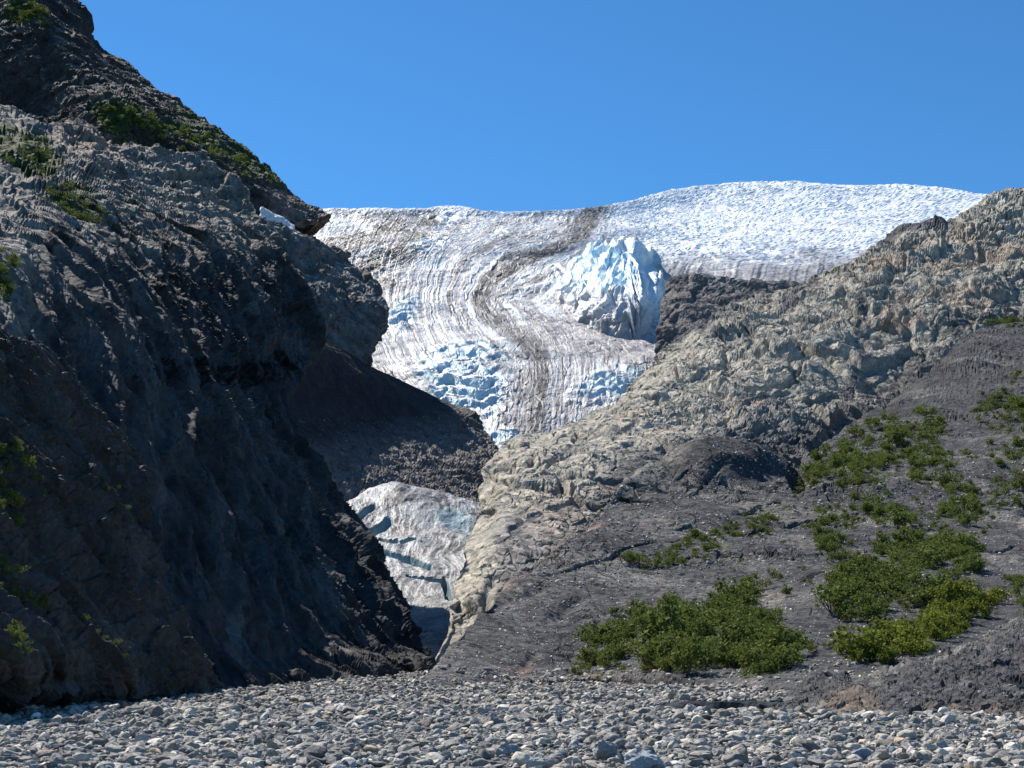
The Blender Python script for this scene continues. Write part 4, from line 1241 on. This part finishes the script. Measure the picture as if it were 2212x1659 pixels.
def shrub_mesh(seed):
    """leaves on several leaning stems; one unit high"""
    r = np.random.default_rng(seed)
    V, Q = [], []; SV, SQ = [], []
    ns = r.integers(5, 9)
    for k in range(ns):
        a = r.uniform(0, 6.28); lean = r.uniform(.05, .65); h = r.uniform(.6, 1.0) * (1 - lean * .3)
        tip = np.array([math.cos(a) * lean, math.sin(a) * lean, h])
        mid_ = tip * .5 + np.array([math.cos(a), math.sin(a), 0]) * lean * .15 + [0, 0, h * .08]
        # stem: tapered three-sided tube
        for p0, p1, r0, r1 in ((np.zeros(3), mid_, .022, .015), (mid_, tip, .015, .004)):
            b = len(SV)
            for pp, rr in ((p0, r0), (p1, r1)):
                for t in range(3):
                    SV.append(pp + rr * np.array([math.cos(t * 2.09), math.sin(t * 2.09), 0]))
            for t in range(3):
                SQ.append((b + t, b + (t + 1) % 3, b + 3 + (t + 1) % 3, b + 3 + t))
        for c in range(r.integers(4, 7)):
            t = r.uniform(.35, 1.05); cen = (mid_ * 2 * t if t < .5 else mid_ + (tip - mid_) * (t - .5) * 2) + r.normal(0, .07, 3)
            for l in range(9):
                o_ = cen + r.normal(0, .085, 3); u = r.normal(size=3); u /= np.linalg.norm(u)
                w_ = np.cross(u, r.normal(size=3)); w_ /= np.linalg.norm(w_)
                L_, W_ = r.uniform(.05, .085), r.uniform(.035, .055); b = len(V)
                V += [o_ - u * L_, o_ + w_ * W_, o_ + u * L_, o_ - w_ * W_]; Q.append((b, b + 1, b + 2, b + 3))
    V = np.array(V); V[:, 2] = np.abs(V[:, 2])
    return V, np.array(Q), np.array(SV), np.array(SQ)


SHR = [shrub_mesh(500 + i) for i in range(9)]
ALL = []        # pos, height, area index, surface


def scatter_area(poly, n, hgt, ai, key, r):
    q_, n_, x_, y_ = SURF[key]
    xs, ys = zip(*poly)
    m = np.nonzero((x_ > min(xs)) & (x_ < max(xs)) & (y_ > min(ys)) & (y_ < max(ys)))[0]
    wx = x_[m] + fbm(q_[m] * .16, 3, 301) * 62; wy = y_[m] + fbm(q_[m] * .16, 3, 302) * 34
    m = m[inpoly(wx, wy, poly)]
    den = sstep(-.3, .2, fbm(q_[m] * .22, 3, 303)) + .06
    i = r.choice(m, min(n, len(m)), False, den / den.sum())
    for j in i:
        ALL.append((q_[j], hgt * .92 * math.exp(r.normal(0, .34)), ai, x_[j], y_[j]))


AREAS = [(a[0], a[1], a[2], a[3], a[4], 'moraine') for a in SHRUB_AREAS] + [
    ([(-60, 950), (40, 980), (90, 1080), (60, 1150), (-60, 1130)], 110, .5, 'yellow-green shrub on the dark left slope, in the upper clump by the left edge', 'left', 'spur'),
    ([(-60, 1180), (20, 1200), (110, 1290), (100, 1330), (-60, 1310)], 70, .5, 'green shrub on the dark left slope, in the lower clump by the left edge', 'left', 'spur'),
    ([(-60, 1380), (40, 1390), (40, 1430), (-60, 1430)], 16, .5, 'green shrub near the foot of the dark left slope', 'left', 'spur'),
    ([(120, 1310), (260, 1430), (420, 1500), (400, 1510), (230, 1450), (110, 1330)], 20, .3, 'tiny shrub on the rim of the lowest gully of the left slope', 'left', 'spur'),
    ([(200, 1040), (270, 1080), (280, 1160), (220, 1130)], 24, .35, 'small shrub on the stony rib of the dark left slope', 'left', 'spur'),
    ([(-60, 290), (60, 290), (120, 350), (80, 370), (-60, 330)], 90, 1.4, 'dark green shrub on top of the left rock bench', 'bench', 'wall'),
    ([(60, 400), (180, 420), (240, 470), (150, 470)], 60, 1.1, 'dark green shrub in the hollow of the left rock bench', 'bench', 'wall'),
    ([(0, 540), (40, 560), (60, 650), (0, 640)], 40, .8, 'dark green shrub below the bench by the left edge', 'bench', 'wall'),
    ([(20, 0), (100, 0), (110, 60), (30, 70)], 60, 4.0, 'green shrub high on the left peak', 'peak', 'peak'),
    ([(210, 235), (330, 240), (460, 300), (600, 400), (560, 420), (430, 350), (220, 300)], 170, 3.6, 'green shrub on the shoulder of the left peak', 'peak', 'peak'),
]
for ai, a in enumerate(AREAS):
    scatter_area(a[0], a[1], a[2], ai, a[5], r)
print('shrubs', len(ALL))
ALL.sort(key=lambda t: -t[1] / t[0][1])
proto = {}
for n_, (pos, hgt, ai, px, py) in enumerate(ALL[:290]):
    k = (n_ % 9, AREAS[ai][4] == 'bright' or AREAS[ai][3].startswith('yellow'))
    if k not in proto:
        V, Q, SV, SQ = SHR[k[0]]
        me = bpy.data.meshes.new('shrub'); raw_mesh(me, V, Q); me.materials.append(M_leaf2 if k[1] else M_leaf)
        o = bpy.data.objects.new('shrub', me); col.objects.link(o)
        ms_ = bpy.data.meshes.new('stem'); raw_mesh(ms_, SV, SQ); ms_.materials.append(M_stem)
        c_ = bpy.data.objects.new('stem', ms_); col.objects.link(c_); c_.parent = o
        proto[k] = (o, c_)
    else:
        o0, c0 = proto[k]
        o = o0.copy(); c_ = c0.copy(); col.objects.link(o); col.objects.link(c_); c_.parent = o
    o.location = (pos[0], pos[1], pos[2] - .05 * hgt)
    o.rotation_euler = (0, 0, r.uniform(0, 6.28)); w_ = r.uniform(.85, 1.25)
    o.scale = (hgt * w_, hgt * w_, hgt)
    thing(o, AREAS[ai][3], 'shrub', 'shrubs: ' + AREAS[ai][3])
rest = ALL[290:]
for bright, nm in ((False, 'shrub_thicket'), (True, 'shrub_thicket')):
    V_, Q_, b = [], [], 0
    for n_, (pos, hgt, ai, px, py) in enumerate(rest):
        if (AREAS[ai][4] == 'bright') != bright:
            continue
        V, Q, SV, SQ = SHR[n_ % 9]
        a = r.uniform(0, 6.28); c, s_ = math.cos(a), math.sin(a)
        V_.append((V @ np.array([[c, s_, 0], [-s_, c, 0], [0, 0, 1]])) * hgt * np.array([1.1, 1.1, 1]) + pos - [0, 0, .05 * hgt])
        Q_.append(Q + b); b += len(V)
    me = bpy.data.meshes.new(nm); raw_mesh(me, np.concatenate(V_), np.concatenate(Q_)); me.materials.append(M_leaf2 if bright else M_leaf)
    o = bpy.data.objects.new(nm, me); col.objects.link(o); o['kind'] = 'stuff'

# ------------------------------------------------------------------ old snow
M_snow = rock_mat('old_snow', .25, var=.06, bump=.25, rough=.7, facet=.1, tone_var=.02)
def col_snow(p, n, x, y, d):
    return mix(C3(.74, .74, .75), C3(.62, .58, .55), .3 + fbm(p * .05, 3, 311))
o = landform('snow_field', [
    [(552, 520, 992), (600, 530, 992), (650, 525, 992)],
    [(556, 480, 996), (604, 498, 996), (640, 500, 998)],
    [(561, 462, 1004), (606, 484, 1004), (636, 492, 1006)],
    [(563, 448, 1016), (600, 468, 1018), (638, 490, 1018)]], 80, 60,
    lambda p, n, x, y: fbm(p * .09, 5, 312, .6) * 3.2, col_snow, M_snow, base=None, left='wrap', right='wrap', soft=2)

# ------------------------------------------------------------------ camera, sun, sky
cd = bpy.data.cameras.new('camera'); cam = bpy.data.objects.new('camera', cd); col.objects.link(cam)
cam.location = (0, 0, CAMZ); cam.rotation_euler = (math.pi / 2 + TH, 0, 0)
cd.sensor_width = 36; cd.lens = 36 * F / W; cd.clip_start = .5; cd.clip_end = 30000
scene.camera = cam

SUN_DIR = np.array([-.43, .51, .74]); SUN_DIR /= np.linalg.norm(SUN_DIR)
elev = math.asin(SUN_DIR[2]); az = math.atan2(SUN_DIR[0], SUN_DIR[1])
sd = bpy.data.lights.new('sun', 'SUN'); sd.energy = 5.0; sd.angle = math.radians(.5); sd.color = (1, .955, .89)
so = bpy.data.objects.new('sun', sd); col.objects.link(so)
from mathutils import Vector
so.rotation_euler = Vector(tuple(SUN_DIR)).to_track_quat('Z', 'Y').to_euler()
so.location = (-50, 40, 90)

w = bpy.data.worlds.new('World'); scene.world = w; w.use_nodes = True
nt = w.node_tree; bg = nt.nodes['Background']
sky = nt.nodes.new('ShaderNodeTexSky'); sky.sky_type = 'NISHITA'; sky.sun_disc = False
sky.sun_elevation = elev; sky.sun_rotation = az
sky.altitude = 1800; sky.air_density = 1.0; sky.dust_density = 0.0; sky.ozone_density = 3.0
tn = nt.nodes.new('ShaderNodeVectorMath'); tn.operation = 'MULTIPLY'; tn.inputs[1].default_value = (.47, 1.0, 1.30)
nt.links.new(sky.outputs[0], tn.inputs[0]); nt.links.new(tn.outputs[0], bg.inputs[0]); bg.inputs[1].default_value = .075

vs = scene.view_settings
vs.view_transform = 'Standard'; vs.look = 'None'; vs.gamma = 1; vs.exposure = 0.62
scene.cycles.max_bounces = 4
